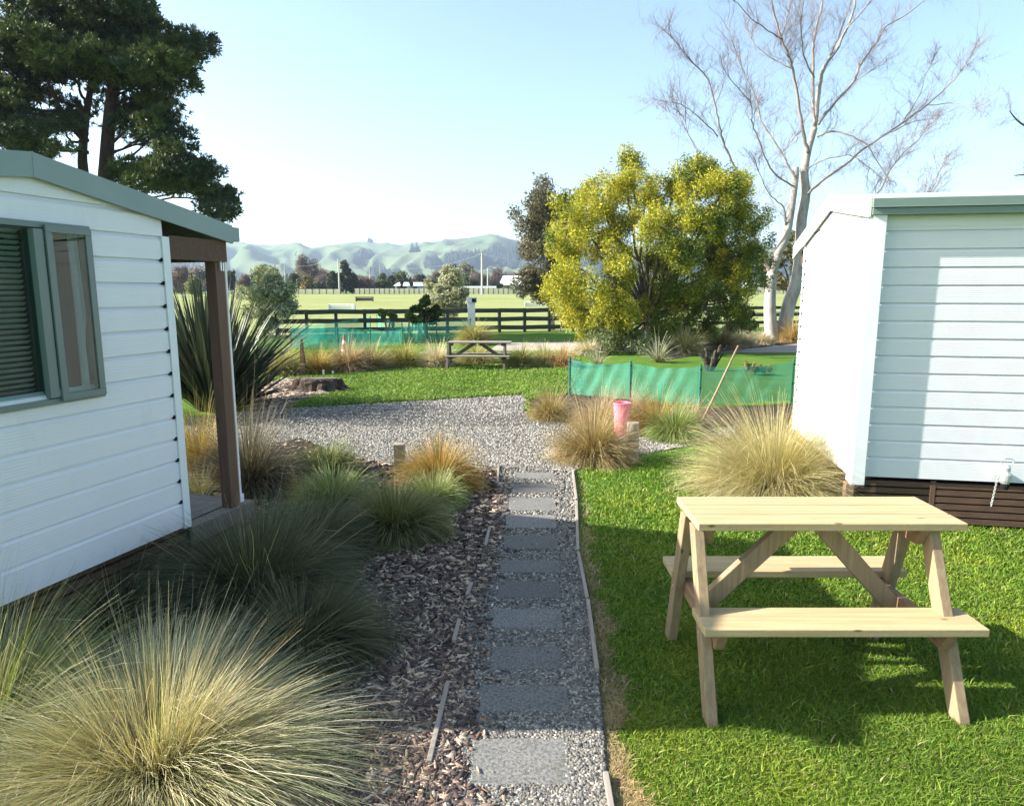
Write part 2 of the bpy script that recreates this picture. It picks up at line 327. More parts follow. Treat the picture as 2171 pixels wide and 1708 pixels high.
# ---- loose stones, chips and blades (uncountable)
ICO = None
def ico():
    global ICO
    if ICO is None:
        bm = bmesh.new(); bmesh.ops.create_icosphere(bm, subdivisions=1, radius=1); bm.verts.ensure_lookup_table()
        ICO = (np.array([v.co[:] for v in bm.verts]), np.array([[v.index for v in f.verts] for f in bm.faces])); bm.free()
    return ICO
OCT = (np.array([(1,0,0),(0,1,0),(-1,0,0),(0,-1,0),(0,0,1),(0,0,-1)], float), np.array([(0,1,4),(1,2,4),(2,3,4),(3,0,4),(1,0,5),(2,1,5),(3,2,5),(0,3,5)]))
def scatter_solids(name, X, Y, Z, size, cols, base, flat=(1,1,.6), jit=.25, tilt=.5, m=None, kind='stuff', parent=None):
    bv, bf = base; n = len(X); k = len(bv)
    sc = size[:, None]*np.array(flat)[None]*rng.uniform(.7, 1.35, (n, 3))
    P = bv[None]*(1+rng.uniform(-jit, jit, (n, k, 1)))*sc[:, None, :]
    a = rng.uniform(0, 2*np.pi, n); b = rng.normal(0, tilt, n)
    ca, sa, cb, sb = np.cos(a), np.sin(a), np.cos(b), np.sin(b)
    x, y, z = P[..., 0], P[..., 1], P[..., 2]
    y, z = y*cb[:, None]-z*sb[:, None], y*sb[:, None]+z*cb[:, None]
    x, y = x*ca[:, None]-y*sa[:, None], x*sa[:, None]+y*ca[:, None]
    V = np.stack([x+X[:, None], y+Y[:, None], z+Z[:, None]], -1).reshape(-1, 3)
    Fq = (bf[None]+(np.arange(n)*k)[:, None, None]).reshape(-1, bf.shape[1])
    C = np.repeat(cols, k, axis=0)
    o = link(name, npmesh(name, V, Fq, C), m or M['tinted'], parent)
    if kind: o['kind'] = kind
    return o
def pick(n, palette, var=.15):
    pal = np.array(palette); c = pal[rng.integers(0, len(pal), n)]
    return np.clip(c*rng.uniform(1-var, 1+var, (n, 1)), 0, .9)
def sample_px(n, x0, x1, y0, y1, pw=1.0):
    """points spread evenly over the part of the ground in view, so near and far get the same detail"""
    u = rng.uniform(x0, x1, n); v = y0+(y1-y0)*rng.uniform(0, 1, n)**pw
    a = (u-CX)/F; b = -(v-CY)/F; dy = cp+b*sp; dz = -sp+b*cp; t = -H/dz
    return a*t, dy*t
ST = [(994,1211,1566,1666),(1015,1209,1453,1510),(1040,1198,1371,1421),(1043,1194,1292,1333),(1053,1189,1233,1269),(1060,1189,1188,1215),(1067,1182,1136,1165),(1071,1180,1092,1120),(1078,1180,1056,1083),(1085,1178,1027,1045),(1090,1176,1002,1015)]
STQ = [[gp(a, c), gp(a+(b-a)*.0-0, d), gp(b, d), gp(b-(b-a)*.03, c)] for a, b, c, d in ST]
STQ = []
for a, b, c, d in ST:
    n_ = gp((a+b)/2, d, .02); f_ = gp((a+b)/2, c, .02); w = (gp(b, d, .02)-gp(a, d, .02)).x; cxx = (n_.x+f_.x)/2
    STQ.append([Vector((cxx-w/2, n_.y, 0)), Vector((cxx+w/2, n_.y, 0)), Vector((cxx+w/2, f_.y, 0)), Vector((cxx-w/2, f_.y, 0))])
order = ['nearest', 'second', 'third', 'fourth', 'fifth', 'sixth', 'seventh', 'eighth', 'ninth', 'tenth', 'farthest']
for i, q in enumerate(STQ):
    random.seed(i); rz = random.uniform(-.03, .03); c = sum(q, Vector())/4
    mb = MB(); w = (q[1]-q[0]).length; dp = (q[3]-q[0]).length
    mb.box(Vector((c.x, c.y, .005)), (w, dp, .045), (Vector((math.cos(rz), math.sin(rz), 0)), Vector((-math.sin(rz), math.cos(rz), 0)), Vector((0,0,1))))
    o = mb.build('paving_slab', M['concrete'], None, (c.x, c.y, 0), bevel=.006)
    lit = 'sunlit speckled' if i == 0 else ('grey shaded' if i < 7 else 'grey dappled')
    tag(o, '%s concrete slab set in the gravel path, %s one from the camera' % (lit, order[i]) if i else 'sunlit speckled concrete slab in the gravel path, nearest one at the bottom of the photo', 'paving slab', 'concrete slabs along the gravel path')
def notin(X, Y, quads, pad=0):
    k = np.ones(len(X), bool)
    for q in quads: k &= ~((X > q[0].x+pad) & (X < q[1].x-pad) & (Y > q[0].y+pad) & (Y < q[3].y-pad))
    return k
# path stones
X, Y = sample_px(150000, 850, 1330, 985, 1760, .8); k = inpoly(X, Y, PATH) & (notin(X, Y, STQ, .012) | (rng.uniform(0, 1, len(X)) < .04)); X, Y = X[k], Y[k]
n = len(X); gpal = [(.17,.16,.14),(.23,.215,.185),(.11,.105,.10),(.36,.33,.285),(.075,.075,.075),(.20,.17,.14),(.14,.135,.13)]
sz = rng.uniform(.0055, .0115, n)*np.clip(Y/4.5, 1, 2)
near = Y < 3.4
scatter_solids('path_gravel', X, Y, np.full(n, .014)+rng.uniform(0, .008, n), sz, pick(n, gpal), OCT if False else ico(), m=M['tinted'])
X, Y = sample_px(110000, 380, 1580, 838, 1010, 1.0); k = inpoly(X, Y, DRIVE); X, Y = X[k], Y[k]; n = len(X)
# wheel tracks: fewer loose stones
k = rng.uniform(0, 1, n) < np.where(np.abs(((Y-10.0))) < .5, .35, 1); X, Y = X[k], Y[k]; n = len(X)
scatter_solids('drive_gravel', X, Y, np.full(n, .010), rng.uniform(.008, .016, n)*np.clip(Y/8, 1, 1.5), pick(n, gpal+[(.34,.325,.29)]+[(.44,.42,.38),(.30,.285,.26)]), OCT, m=M['tinted'])
# mulch chips
X, Y = sample_px(85000, -50, 1080, 926, 1760, .75); k = inpoly(X, Y, MUL); X, Y = X[k], Y[k]; n = len(X)
cube = (np.array([(-1,-1,-1),(1,-1,-1),(1,1,-1),(-1,1,-1),(-1,-1,1),(1,-1,1),(1,1,1),(-1,1,1)], float), np.array([(3,2,1,0),(4,5,6,7),(0,1,5,4),(1,2,6,5),(2,3,7,6),(3,0,4,7)]))
mp_ = [(.16,.105,.08),(.26,.18,.13),(.08,.055,.05),(.38,.28,.20),(.13,.10,.09),(.50,.40,.30),(.10,.075,.07),(.06,.045,.045)]
scatter_solids('bark_chips', X, Y, np.full(n, .010)+rng.uniform(0, .012, n), rng.uniform(.006, .017, n)*np.clip(Y/4, 1, 1.5), pick(n, mp_, .25), cube, flat=(1.5,.55,.2), tilt=.6)
PLw = g2(PL); plx = lambda Y_: np.interp(Y_, [p.y for p in PLw[::-1]], [p.x for p in PLw[::-1]])
X, Y = sample_px(30000, 860, 1100, 1000, 1760, .8); dX = X-plx(Y); k = (dX > 0) & (rng.uniform(0, 1, len(X)) < np.exp(-dX/.06)*.8) & (notin(X, Y, STQ, -.01) | (rng.uniform(0, 1, len(X)) < .12)); X, Y = X[k], Y[k]; n = len(X)
scatter_solids('spilled_bark_chips', X, Y, np.full(n, .024)+rng.uniform(0, .008, n), rng.uniform(.006, .015, n)*np.clip(Y/4, 1, 1.5), pick(n, mp_, .25), cube, flat=(1.5,.55,.2), tilt=.5)
X, Y = sample_px(9000, 540, 710, 800, 875); k = inpoly(X, Y, MUL2); X, Y = X[k], Y[k]; n = len(X)
scatter_solids('bark_debris', X, Y, np.full(n, .02), rng.uniform(.02, .05, n), pick(n, mp_+[(.45,.36,.28)], .25), cube, flat=(1.8,.5,.25), tilt=.6)
# grass blades
def blades(name, X, Y, hgt, wid, pal, lean=.5, zoff=None, var=.25):
    n = len(X); a = rng.uniform(0, 2*np.pi, n); l = rng.normal(0, lean, (n, 2))*hgt[:, None]
    Z = np.array([hz(y) for y in Y]) if zoff is None else np.full(n, zoff)
    dx, dy = np.cos(a)*wid, np.sin(a)*wid
    V = np.empty((n, 5, 3)); mid = .55
    V[:, 0] = np.stack([X-dx, Y-dy, Z], -1); V[:, 1] = np.stack([X+dx, Y+dy, Z], -1)
    V[:, 2] = np.stack([X+dx*.8+l[:, 0]*.3, Y+dy*.8+l[:, 1]*.3, Z+hgt*mid], -1); V[:, 3] = np.stack([X-dx*.8+l[:, 0]*.3, Y-dy*.8+l[:, 1]*.3, Z+hgt*mid], -1)
    V[:, 4] = np.stack([X+l[:, 0], Y+l[:, 1], Z+hgt*rng.uniform(.75, 1, n)], -1)
    V = V.reshape(-1, 3); b = (np.arange(n)*5)[:, None]
    T = np.concatenate([b+np.array([[0,1,2]]), b+np.array([[0,2,3]]), b+np.array([[3,2,4]])], 0)
    C0 = pick(n, pal, var); q1 = np.sin(X*3.1+np.sin(Y*2.3)*1.5)*np.sin(Y*2.7+1.3)+.6*np.sin(X*8.7+Y*3)*np.sin(Y*7.9-X*2); yl = np.clip(q1*.5, 0, .6)[:, None]
    C0 = C0*(1-yl)+C0*np.array([[1.55,1.18,1.1]])*yl; dk = np.clip(-q1*.45, 0, .5)[:, None]; C0 = C0*(1-dk*.35)
    dead = rng.uniform(0, 1, n) < .03; C0[dead] = np.array([.38,.33,.17]); C = np.repeat(C0, 5, axis=0)
    o = link(name, npmesh(name, V, T, C), M['blade']); o['kind'] = 'stuff'; return o
LPAL = [(.11,.21,.018),(.16,.26,.025),(.075,.15,.018),(.24,.31,.045),(.14,.235,.024)]
allstone = [PATH, DRIVE, MUL3]
def lawn_mask(X, Y):
    k = np.ones(len(X), bool)
    for p in [PATH, DRIVE, MUL, MUL2, MUL3]: k &= ~inpoly(X, Y, p)
    return k
X, Y = sample_px(400000, 1215, 2520, 950, 1790, .72); k = lawn_mask(X, Y) & (X > 0); 
# thin along the path edge
pe = np.interp(Y, [p.y for p in g2(PR[::-1])], [p.x for p in g2(PR[::-1])]); nn = np.sin(Y*9)*.03+np.sin(Y*23)*.02+.10
dry = k & (X-pe < nn) & (X-pe > .01); k &= (X-pe >= nn)
patch = (np.sin(X*2.1+1)*np.sin(Y*1.7)+np.sin(X*5.3)*np.sin(Y*4.1)*.5)
hg = rng.uniform(.014, .034, len(X))*(1+.25*patch)
blades('lawn_grass', X[k], Y[k], hg[k]*(1+(rng.uniform(0,1,k.sum())<.02)*.8), np.full(k.sum(), .0028)*np.clip(Y[k]/3, 1, 3), LPAL, .65)
kk = np.where(dry)[0]; kk = kk[rng.uniform(0, 1, len(kk)) < .8]
blades('dry_grass', X[kk], Y[kk], hg[kk]*1.1, np.full(len(kk), .0022), [(.42,.33,.17),(.32,.25,.13),(.5,.42,.25),(.2,.2,.06)], 1.3)
X, Y = sample_px(120000, 540, 1230, 745, 872, 1.0); k = lawn_mask(X, Y)
blades('far_lawn_grass', X[k], Y[k], rng.uniform(.03, .07, k.sum()), np.full(k.sum(), .012), [(.13,.24,.03),(.17,.28,.04),(.10,.18,.025),(.22,.33,.06)], .8)
# timber edging, each board a thing
def edging(pts, seg, label):
    for i, (a, b) in enumerate(seg):
        p, q = gp(*a), gp(*b)
        mb = MB(); d = (q-p).normalized(); mb.beam(p+Vector((0,0,.015)), q+Vector((0,0,.015)), .022, .06, Vector((-d.y, d.x, 0)))
        o = mb.build('edging_board', M['edging'], None, p, bevel=.003); tag(o, label[i], 'edging board', 'timber boards edging the gravel path')
edging(None, [((910,1632),(949,1462)),((962,1372),(974,1325)),((990,1272),(1000,1246)),((1029,1166),(1038,1126)),((1055,1031),(1057,990))],
  ['long pale edging board on the left of the path, nearest the camera', 'short worn edging board left of the path beside the third slab', 'small exposed piece of edging between mulch and path, beside the fifth slab', 'thin edging board left of the path just inside the cabin shadow', 'sunlit edging stub at the drive end of the mulch bed'])
edging(None, [((1297,1735),(1284,1655)),((1266,1433),(1246,1283)),((1245,1279),(1226,1180)),((1225,1176),(1222,1070)),((1222,1066),(1214,1002))],
  ['edging board end at the bottom of the photo right of the nearest slab', 'grey edging board right of the path in deepest shadow, between lawn and slabs', 'bent edging board right of the path where it curves toward the lawn', 'straight edging board between the lawn and the path at the shadow edge', 'sunlit edging board right of the path nearest the gravel drive'])
# ------------------------------------------------------------------ tussock grasses
def tussock_mesh(name, Rr, Hh, n, pal, w=.0022, segs=5, stalks=0, core=.12, seed=0, droop=1.0, spread=72, tipc=None, wild=.0, even=False):
    g = np.random.default_rng(seed)
    N = n+stalks; ph = g.uniform(0, 2*np.pi, N); el = 90-spread*np.sqrt(g.uniform(0, 1, N)); el[n:] = 90-45*np.sqrt(g.uniform(0, 1, stalks))
    th = np.radians(el+g.normal(0, 4, N)); Ln = 1.12/np.sqrt((np.cos(th)/Rr)**2+(np.sin(th)/Hh)**2)*(g.uniform(.78, 1.03, N) if even else g.uniform(.55, 1.08, N))
    Ln[n:] *= g.uniform(1.15, 1.4, stalks)
    Ln *= 1+.12*np.sin(ph*3+seed)+.08*np.sin(ph*7+seed*2)
    bend = droop*(g.uniform(.35, 1.35, N))*(np.cos(th)*.9+.22); bend[n:] *= .25
    ph2 = ph+g.normal(0, .10+wild, N)
    r0 = core*Rr*np.sqrt(g.uniform(0, 1, N)); x = r0*np.cos(ph); y = r0*np.sin(ph); z = np.zeros(N)
    kink = (g.uniform(0, 1, N) < .15)*g.uniform(.7, 2.0, N); ks = g.uniform(.35, .85, N)
    pts = [(x, y, z)]
    for i in range(segs):
        s = (i+.5)/segs; t = th-bend*s**1.4*1.25-kink*(s > ks); phx = ph2+g.normal(0, .05+wild*.5, N)*s
        x = x+np.cos(t)*np.cos(phx)*Ln/segs; y = y+np.cos(t)*np.sin(phx)*Ln/segs; z = np.maximum(z+np.sin(t)*Ln/segs, .01)
        pts.append((x, y, z))
    P = np.stack([np.stack(p, -1) for p in pts], 1)     # N, segs+1, 3
    tw = g.uniform(-.9, .9, N); side = np.stack([-np.sin(ph)*np.cos(tw), np.cos(ph)*np.cos(tw), np.sin(tw)], -1)
    prof = np.linspace(1, .18, segs+1)[None, :, None]*(w*g.uniform(.7, 1.3, (N, 1, 1)))
    Lf = P-side[:, None]*prof; Rt = P+side[:, None]*prof
    V = np.stack([Lf, Rt], 2).reshape(-1, 3)
    k = 2*(segs+1); b = (np.arange(N)*k)[:, None, None]; q = np.array([[2*i, 2*i+1, 2*i+3, 2*i+2] for i in range(segs)])[None]
    Fq = (b+q).reshape(-1, 4)
    pal = np.array(pal); c0 = pal[0][None]*np.ones((N, 1)); pick_ = g.integers(1, len(pal), N); c1 = pal[pick_]
    v = g.uniform(.72, 1.25, (N, 1)); t = np.linspace(0, 1, segs+1)[None, :, None]
    C = (c0[:, None]*(1-t)**1.6+c1[:, None]*(1-(1-t)**1.6))*v[:, None]
    if tipc is not None: C = C*(1-t**3)+np.array(tipc)[None, None]*t**3
    if stalks: C[n:] = np.array((.55,.44,.27))[None, None]*g.uniform(.8, 1.15, (stalks, 1, 1))
    C = np.repeat(C, 2, axis=1).reshape(-1, 3)
    return npmesh(name, V, Fq, np.clip(C, 0, .85))
STRAW = [(.32,.22,.06),(.72,.66,.46),(.56,.48,.28),(.44,.42,.22),(.72,.66,.50),(.32,.35,.17),(.22,.26,.12)]
GREENS = [(.12,.17,.03),(.22,.30,.08),(.30,.36,.14),(.17,.25,.07),(.40,.42,.20),(.48,.45,.28)]
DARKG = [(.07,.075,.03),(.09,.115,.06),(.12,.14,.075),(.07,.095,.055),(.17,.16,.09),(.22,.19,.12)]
BROWN = [(.20,.12,.05),(.42,.29,.13),(.50,.38,.20),(.34,.24,.10),(.56,.45,.28),(.33,.31,.13)]
GOLD = [(.30,.16,.04),(.48,.30,.09),(.42,.24,.07),(.54,.40,.16),(.30,.27,.09)]
OLIVE = [(.20,.17,.04),(.36,.33,.10),(.42,.37,.13),(.28,.29,.08),(.52,.46,.24)]
PALE = [(.40,.32,.18),(.66,.58,.42),(.60,.50,.34),(.70,.64,.50)]
PINKB = [(.25,.15,.08),(.46,.33,.22),(.56,.43,.33),(.38,.27,.15),(.50,.40,.26)]
GOLDG = [(.32,.22,.05),(.50,.42,.18),(.56,.47,.25),(.42,.40,.20),(.62,.55,.36),(.34,.34,.16)]
# (x, y, radius, height, n, palette, width, segs, stalks, label)
TU = [
 (330,1640,1.10,.45,13500,STRAW,.0017,8,420,'huge straw-coloured tussock in full sun filling the bottom left corner'),
 (-30,1590,.60,.70,6000,GREENS+[(.62,.58,.40)],.0016,7,60,'green and straw tussock cut by the left photo edge, below the cabin wall'),
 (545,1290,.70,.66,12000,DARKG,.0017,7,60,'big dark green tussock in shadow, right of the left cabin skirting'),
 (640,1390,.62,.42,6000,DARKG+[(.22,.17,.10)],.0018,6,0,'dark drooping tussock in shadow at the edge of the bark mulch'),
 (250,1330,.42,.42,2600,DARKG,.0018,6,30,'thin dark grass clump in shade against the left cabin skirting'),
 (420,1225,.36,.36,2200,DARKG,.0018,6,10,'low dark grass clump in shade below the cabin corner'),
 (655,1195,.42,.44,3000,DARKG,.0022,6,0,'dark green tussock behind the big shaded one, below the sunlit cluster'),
 (708,1085,.33,.36,3000,GREENS,.0024,5,0,'green dome tussock with pale tips, front left of the mid cluster'),
 (690,1012,.36,.36,2200,[(.10,.12,.03),(.20,.23,.08),(.28,.29,.13),(.16,.19,.07)],.0026,5,0,'olive tussock at the back left of the mid cluster by the drive'),
 (838,1135,.37,.43,3400,[(.14,.12,.04),(.17,.19,.07),(.23,.25,.11),(.12,.15,.06),(.38,.32,.17)],.0022,5,0,'dark olive tussock with a brown skirt, front one of the mid cluster'),
 (920,1072,.27,.30,2400,GREENS,.0024,5,0,'small fresh green tussock between the golden one and the mulch'),
 (930,1035,.36,.46,3600,GOLD,.0024,5,0,'golden brown tussock beside the short timber post, left of the path'),
 (640,1062,.16,.24,800,GOLD,.0024,5,0,'small orange grass tuft on the left of the green dome tussock'),
 (530,1040,.46,.72,4200,[(.05,.04,.03),(.13,.10,.06),(.24,.19,.13),(.10,.09,.05),(.46,.40,.32)],.0026,6,40,'ragged dark tussock with pale dead leaves right of the porch post'),
 (425,1000,.36,.66,3000,[(.34,.18,.04),(.50,.32,.08),(.46,.36,.10),(.34,.33,.10)],.0028,5,30,'orange tussock seen between the cabin corner and the porch post'),
 (425,1062,.22,.30,1300,[(.16,.15,.07),(.34,.34,.20),(.26,.27,.14),(.44,.42,.28)],.0026,5,10,'low grey green grass clump behind the porch deck'),
 (1640,1056,.80,.92,12000,GOLDG,.0026,7,0,'very large golden tussock against the right cabin, behind the near table'),
 (1256,975,.40,.60,4600,BROWN,.0028,6,0,'brown fountain tussock at the path end, beside the round bollard'),
 (1166,888,.30,.45,1800,[(.24,.15,.06),(.40,.30,.13),(.46,.36,.18),(.32,.29,.12)],.0032,5,0,'brown tussock at the drive edge, leftmost of the border right of the drive'),
 (1275,905,.34,.50,2000,PINKB,.0032,5,0,'pinkish tussock behind the fountain tussock, in front of the green net'),
 (1392,917,.34,.52,2400,GOLD,.0032,5,0,'orange brown tussock right of the pink bucket'),
 (1430,932,.29,.45,2200,[(.22,.16,.06),(.22,.33,.09),(.30,.40,.13),(.18,.27,.08),(.36,.40,.18)],.0030,5,0,'bright green tussock with a brown foot left of the leaning rake'),
 (1462,905,.24,.40,1200,PINKB,.0034,5,0,'dull straw tussock behind the bright green one, at the net'),
 (1332,893,.30,.46,1800,PINKB,.0032,5,0,'straw tussock directly behind the pink bucket'),
 (603,795,.42,.60,1300,OLIVE,.008,4,0,'green tussock at the left end of the far row, near the flax'),
 (673,792,.32,.52,1000,GOLD,.008,4,0,'orange tussock beside the tall pointed stake in the far row'),
 (738,787,.42,.62,1300,PINKB,.008,4,0,'pink brown tussock in the far row, in front of the traffic cone'),
 (790,783,.34,.62,1100,[(.24,.18,.08),(.40,.31,.18),(.48,.38,.24),(.32,.27,.13)],.008,4,0,'dull brown tussock right of the pink brown one in the far row'),
 (857,778,.38,.56,1200,OLIVE,.008,4,0,'olive tussock in the far row where the net enclosure ends'),
 (926,777,.38,.54,1200,PALE,.008,4,0,'cream coloured tussock just left of the far picnic table'),
 (1009,770,.55,.40,1100,OLIVE,.008,4,0,'round low tussock seen through the far picnic table'),
 (1003,730,.60,.72,1200,OLIVE,.010,4,0,'tall green tussock below the white service post'),
 (1103,778,.34,.50,900,OLIVE,.008,4,0,'thin tussock just right of the far picnic table'),
 (1158,776,.42,.50,900,[(.26,.24,.08),(.44,.42,.18),(.56,.50,.30)],.008,4,0,'loose arching green tussock between the far table and the net'),
 (1192,778,.28,.50,900,[(.36,.18,.08),(.52,.32,.16),(.56,.42,.24)],.008,4,0,'rusty tussock at the left end post of the near green net'),
 (1452,750,.52,.66,1200,GOLDG,.010,4,0,'tan tussock right of the yellow tree trunk'),
 (1531,741,.50,.70,1200,PINKB,.010,4,0,'rosy tussock in the middle of the row before the pale birch'),
 (1572,735,.42,.55,900,PALE,.010,4,0,'pale tussock right of the rosy one in the birch row'),
 (1612,730,.42,.45,800,PALE,.010,4,0,'low cream tussock at the foot of the pale birch, on its left'),
 (1682,726,.45,.80,900,[(.36,.22,.07),(.52,.36,.16),(.46,.36,.18)],.010,4,0,'orange tussock between the birch and the right cabin'),
 (1245,752,.50,.35,800,PALE,.010,4,0,'pale low tussock under the left side of the yellow tree'),
]
DIRS = {}
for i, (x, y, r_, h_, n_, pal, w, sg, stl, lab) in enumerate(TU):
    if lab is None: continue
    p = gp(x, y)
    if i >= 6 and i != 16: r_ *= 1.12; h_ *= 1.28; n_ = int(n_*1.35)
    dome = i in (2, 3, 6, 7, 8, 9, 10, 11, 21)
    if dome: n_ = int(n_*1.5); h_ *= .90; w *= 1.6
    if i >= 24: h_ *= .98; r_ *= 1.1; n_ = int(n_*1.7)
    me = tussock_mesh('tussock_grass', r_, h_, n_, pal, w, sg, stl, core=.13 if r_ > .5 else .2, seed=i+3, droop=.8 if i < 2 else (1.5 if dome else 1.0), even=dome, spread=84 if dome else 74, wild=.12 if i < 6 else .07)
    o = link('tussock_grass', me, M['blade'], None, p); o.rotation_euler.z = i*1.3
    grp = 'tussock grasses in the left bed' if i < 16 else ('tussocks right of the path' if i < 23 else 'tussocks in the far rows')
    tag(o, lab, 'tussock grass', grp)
# ------------------------------------------------------------------ cabins
BOARD = .138
def cabin_frame(P, e):   # e: unit vector along the wall (left to right as seen from outside), n: outward normal
    e = Vector(e).normalized(); n = Vector((e.y, -e.x, 0)); return P, e, n
def plane_uv(x, y, P, e, n):
    d = ray(x, y); o = Vector((0,0,H)); t = (P-o).dot(n)/d.dot(n); q = o+d*t
    return (q-P).dot(e), q.z
def siding_wall(name, P, e, n, u0, u1, z0, z1, parent, hole=None, clips=(), base_h=.0):
    """lapped boards: bevel facing up at the top of each board, then the flat ribbed face; clips = (point, normal) planes cutting under the roof"""
    bm = bmesh.new(); z = z0; first = True
    def strip(ua, ub, prof):
        if ub-ua < .01: return
        vs = []
        for (o_, zz) in prof:
            a = P+e*ua+n*o_; b = P+e*ub+n*o_; vs.append((bm.verts.new((a.x, a.y, zz)), bm.verts.new((b.x, b.y, zz))))
        for i in range(len(vs)-1): bm.faces.new((vs[i][0], vs[i][1], vs[i+1][1], vs[i+1][0]))
    while z < z1:
        bh = BOARD*1.25 if first else BOARD
        prof = [(0, z), (.016, z+.001), (.016, z+bh-.026), (.002, z+bh-.006), (0, z+bh)]
        if hole and z+bh*.5 > hole[2] and z+bh*.5 < hole[3]: strip(u0, hole[0], prof); strip(hole[1], u1, prof)
        else: strip(u0, u1, prof)
        z += bh; first = False
    for (cpnt, cn) in clips:
        bmesh.ops.bisect_plane(bm, geom=bm.verts[:]+bm.edges[:]+bm.faces[:], plane_co=cpnt, plane_no=cn, clear_outer=True)
    org = rootloc(parent)
    for v in bm.verts: v.co -= org
    bmesh.ops.recalc_face_normals(bm, faces=bm.faces[:])
    # make the outward side consistent
    s_ = sum((f.normal.dot(n)*f.calc_area() for f in bm.faces))
    if s_ < 0: bmesh.ops.reverse_faces(bm, faces=bm.faces[:])
    me = bpy.data.meshes.new(name); bm.to_mesh(me); bm.free(); return link(name, me, M['siding'], parent)
def P3(P, e, n, u, o, z): q = P+e*u+n*o; return Vector((q.x, q.y, z))
def wbox(mb, P, e, n, u0, u1, o0, o1, z0, z1):
    c = P3(P, e, n, (u0+u1)/2, (o0+o1)/2, (z0+z1)/2); mb.box(c, (abs(u1-u0), abs(o1-o0), abs(z1-z0)), (e, n, Vector((0,0,1)))); return mb
Z = Vector((0,0,1))
# ---- left cabin: gable wall seen obliquely
zb = .4
A = gp(397, 1112, zb); B = gp(0, 1283, zb); eL = (A-B).normalized(); eL.z = 0; nL = Vector((eL.y, -eL.x, 0)); PLn = Vector((A.x, A.y, 0))
LC = thing('cabin', 'white clad cabin with grey green roof edge, window and brown porch post, on the left', 'cabin', PLn, 'white portable cabins')
def lw(x, y): return plane_uv(x, y, PLn, eL, nL)
ue, ze = lw(478, 480); ur, zr = lw(50, 325); _, ze2 = lw(478, 515); _, zr2 = lw(50, 381)
print('left cabin eave', ue, ze, 'ridge', ur, zr, 'fascia h', ze-ze2, zr-zr2)
slope = (zr-ze)/(ue-ur); UL = -1.72                       # near end of the wall (outside the frame)
ul2 = UL-.12; zl = zr-slope*.75*(ur-ul2)
def clip_planes(P, e, n, ur, zr, ue, ze, ul, zl, down):
    out = []
    for (ua, za, ub, zbb) in ((ur, zr, ue, ze), (ur, zr, ul, zl)):
        a = P3(P, e, n, ua, 0, za-down); b = P3(P, e, n, ub, 0, zbb-down); d = (b-a).normalized(); nn_ = d.cross(n).normalized()
        if nn_.z < 0: nn_ = -nn_
        out.append((a, nn_))
    return out
u_w0, z_w1 = lw(180, 481); u_w1, z_w0 = lw(211, 839)
uw = (u_w0+u_w1)/2; print('window right', u_w0, u_w1, z_w0, z_w1)
hole = (-1.62, uw-.02, z_w0+.03, z_w1-.03)
siding_wall('wall', PLn, eL, nL, UL, -.03, zb, 2.9, LC, hole=hole, clips=clip_planes(PLn, eL, nL, ur, zr, ue, ze, ul2, zl, .06))
mb = MB(); wbox(mb, PLn, eL, nL, -.045, .012, -.05, .026, zb-.01, ze-.11); mb.build('corner_trim', M['white'], LC, bevel=.002)
mb = MB(); z = zb+BOARD*1.25
while z < ze-.12:
    mb = MB(); wbox(mb, PLn, eL, nL, -.060, -.040, .004, .021, z-.012, z+.010); mb.build('siding_end_gap', M['dark'], LC); z += BOARD
# body behind the wall (long side running away, under the porch roof) and roof
DEP = 4.2
mb = MB()
mb.hexa([P3(PLn,eL,nL,-.03,-.06,zb), P3(PLn,eL,nL,0,-.06,zb), P3(PLn,eL,nL,0,-DEP,zb), P3(PLn,eL,nL,-.03,-DEP,zb), P3(PLn,eL,nL,-.03,-.06,ze-.12), P3(PLn,eL,nL,0,-.06,ze-.12), P3(PLn,eL,nL,0,-DEP,ze-.12), P3(PLn,eL,nL,-.03,-DEP,ze-.12)])
mb.build('side_wall', M['siding'], LC)
mb = MB(); wbox(mb, PLn, eL, nL, UL, UL+.03, -DEP, -.0, zb, zl-.12); mb.build('side_wall', M['siding'], LC)
mb = MB(); wbox(mb, PLn, eL, nL, UL, -.03, -DEP-.03, -DEP, zb, zl-.05); mb.build('rear_wall', M['siding'], LC)
mb = MB(); wbox(mb, PLn, eL, nL, UL, -.03, -DEP, -.03, zb-.02, zb+.02); mb.build('floor_panel', M['brown_wood'], LC)
mb = MB()
for (ua, za, ub, zbb) in ((ur, zr, ue, ze), (ur, zr, ul2, zl)):
    top = [P3(PLn,eL,nL,ua,.03,za-.004), P3(PLn,eL,nL,ub,.03,zbb-.004), P3(PLn,eL,nL,ub,-DEP-.1,zbb-.004), P3(PLn,eL,nL,ua,-DEP-.1,za-.004)]
    mb.hexa([p-Z*.04 for p in top]+top)
mb.build('roof', M['roof'], LC)
mb = MB()
for (ua, za, ub, zbb, h1, h2) in ((ur+.002, zr, ue, ze, .115, .115), (ur-.002, zr, ul2, zl, .115, .115)):
    pts = []
    for off in (.034, .056):
        pts += [[P3(PLn,eL,nL,ua,off,za-h1), P3(PLn,eL,nL,ub,off,zbb-h2), P3(PLn,eL,nL,ub,off,zbb+.004), P3(PLn,eL,nL,ua,off,za+.004)]]
    a, b = pts; mb.hexa([a[0],a[1],b[1],b[0],a[3],a[2],b[2],b[3]])
wbox(mb, PLn, eL, nL, ur-.004, ur+.004, .056, .058, zr-.117, zr+.006)
fa = mb.build('bargeboard', M['fascia'], LC, bevel=.002)
mb = MB(); wbox(mb, PLn, eL, nL, ue-.002, ue+.07, -DEP-.1, .056, ze-.10, ze-.005); mb.build('gutter', M['fascia'], LC, bevel=.006)
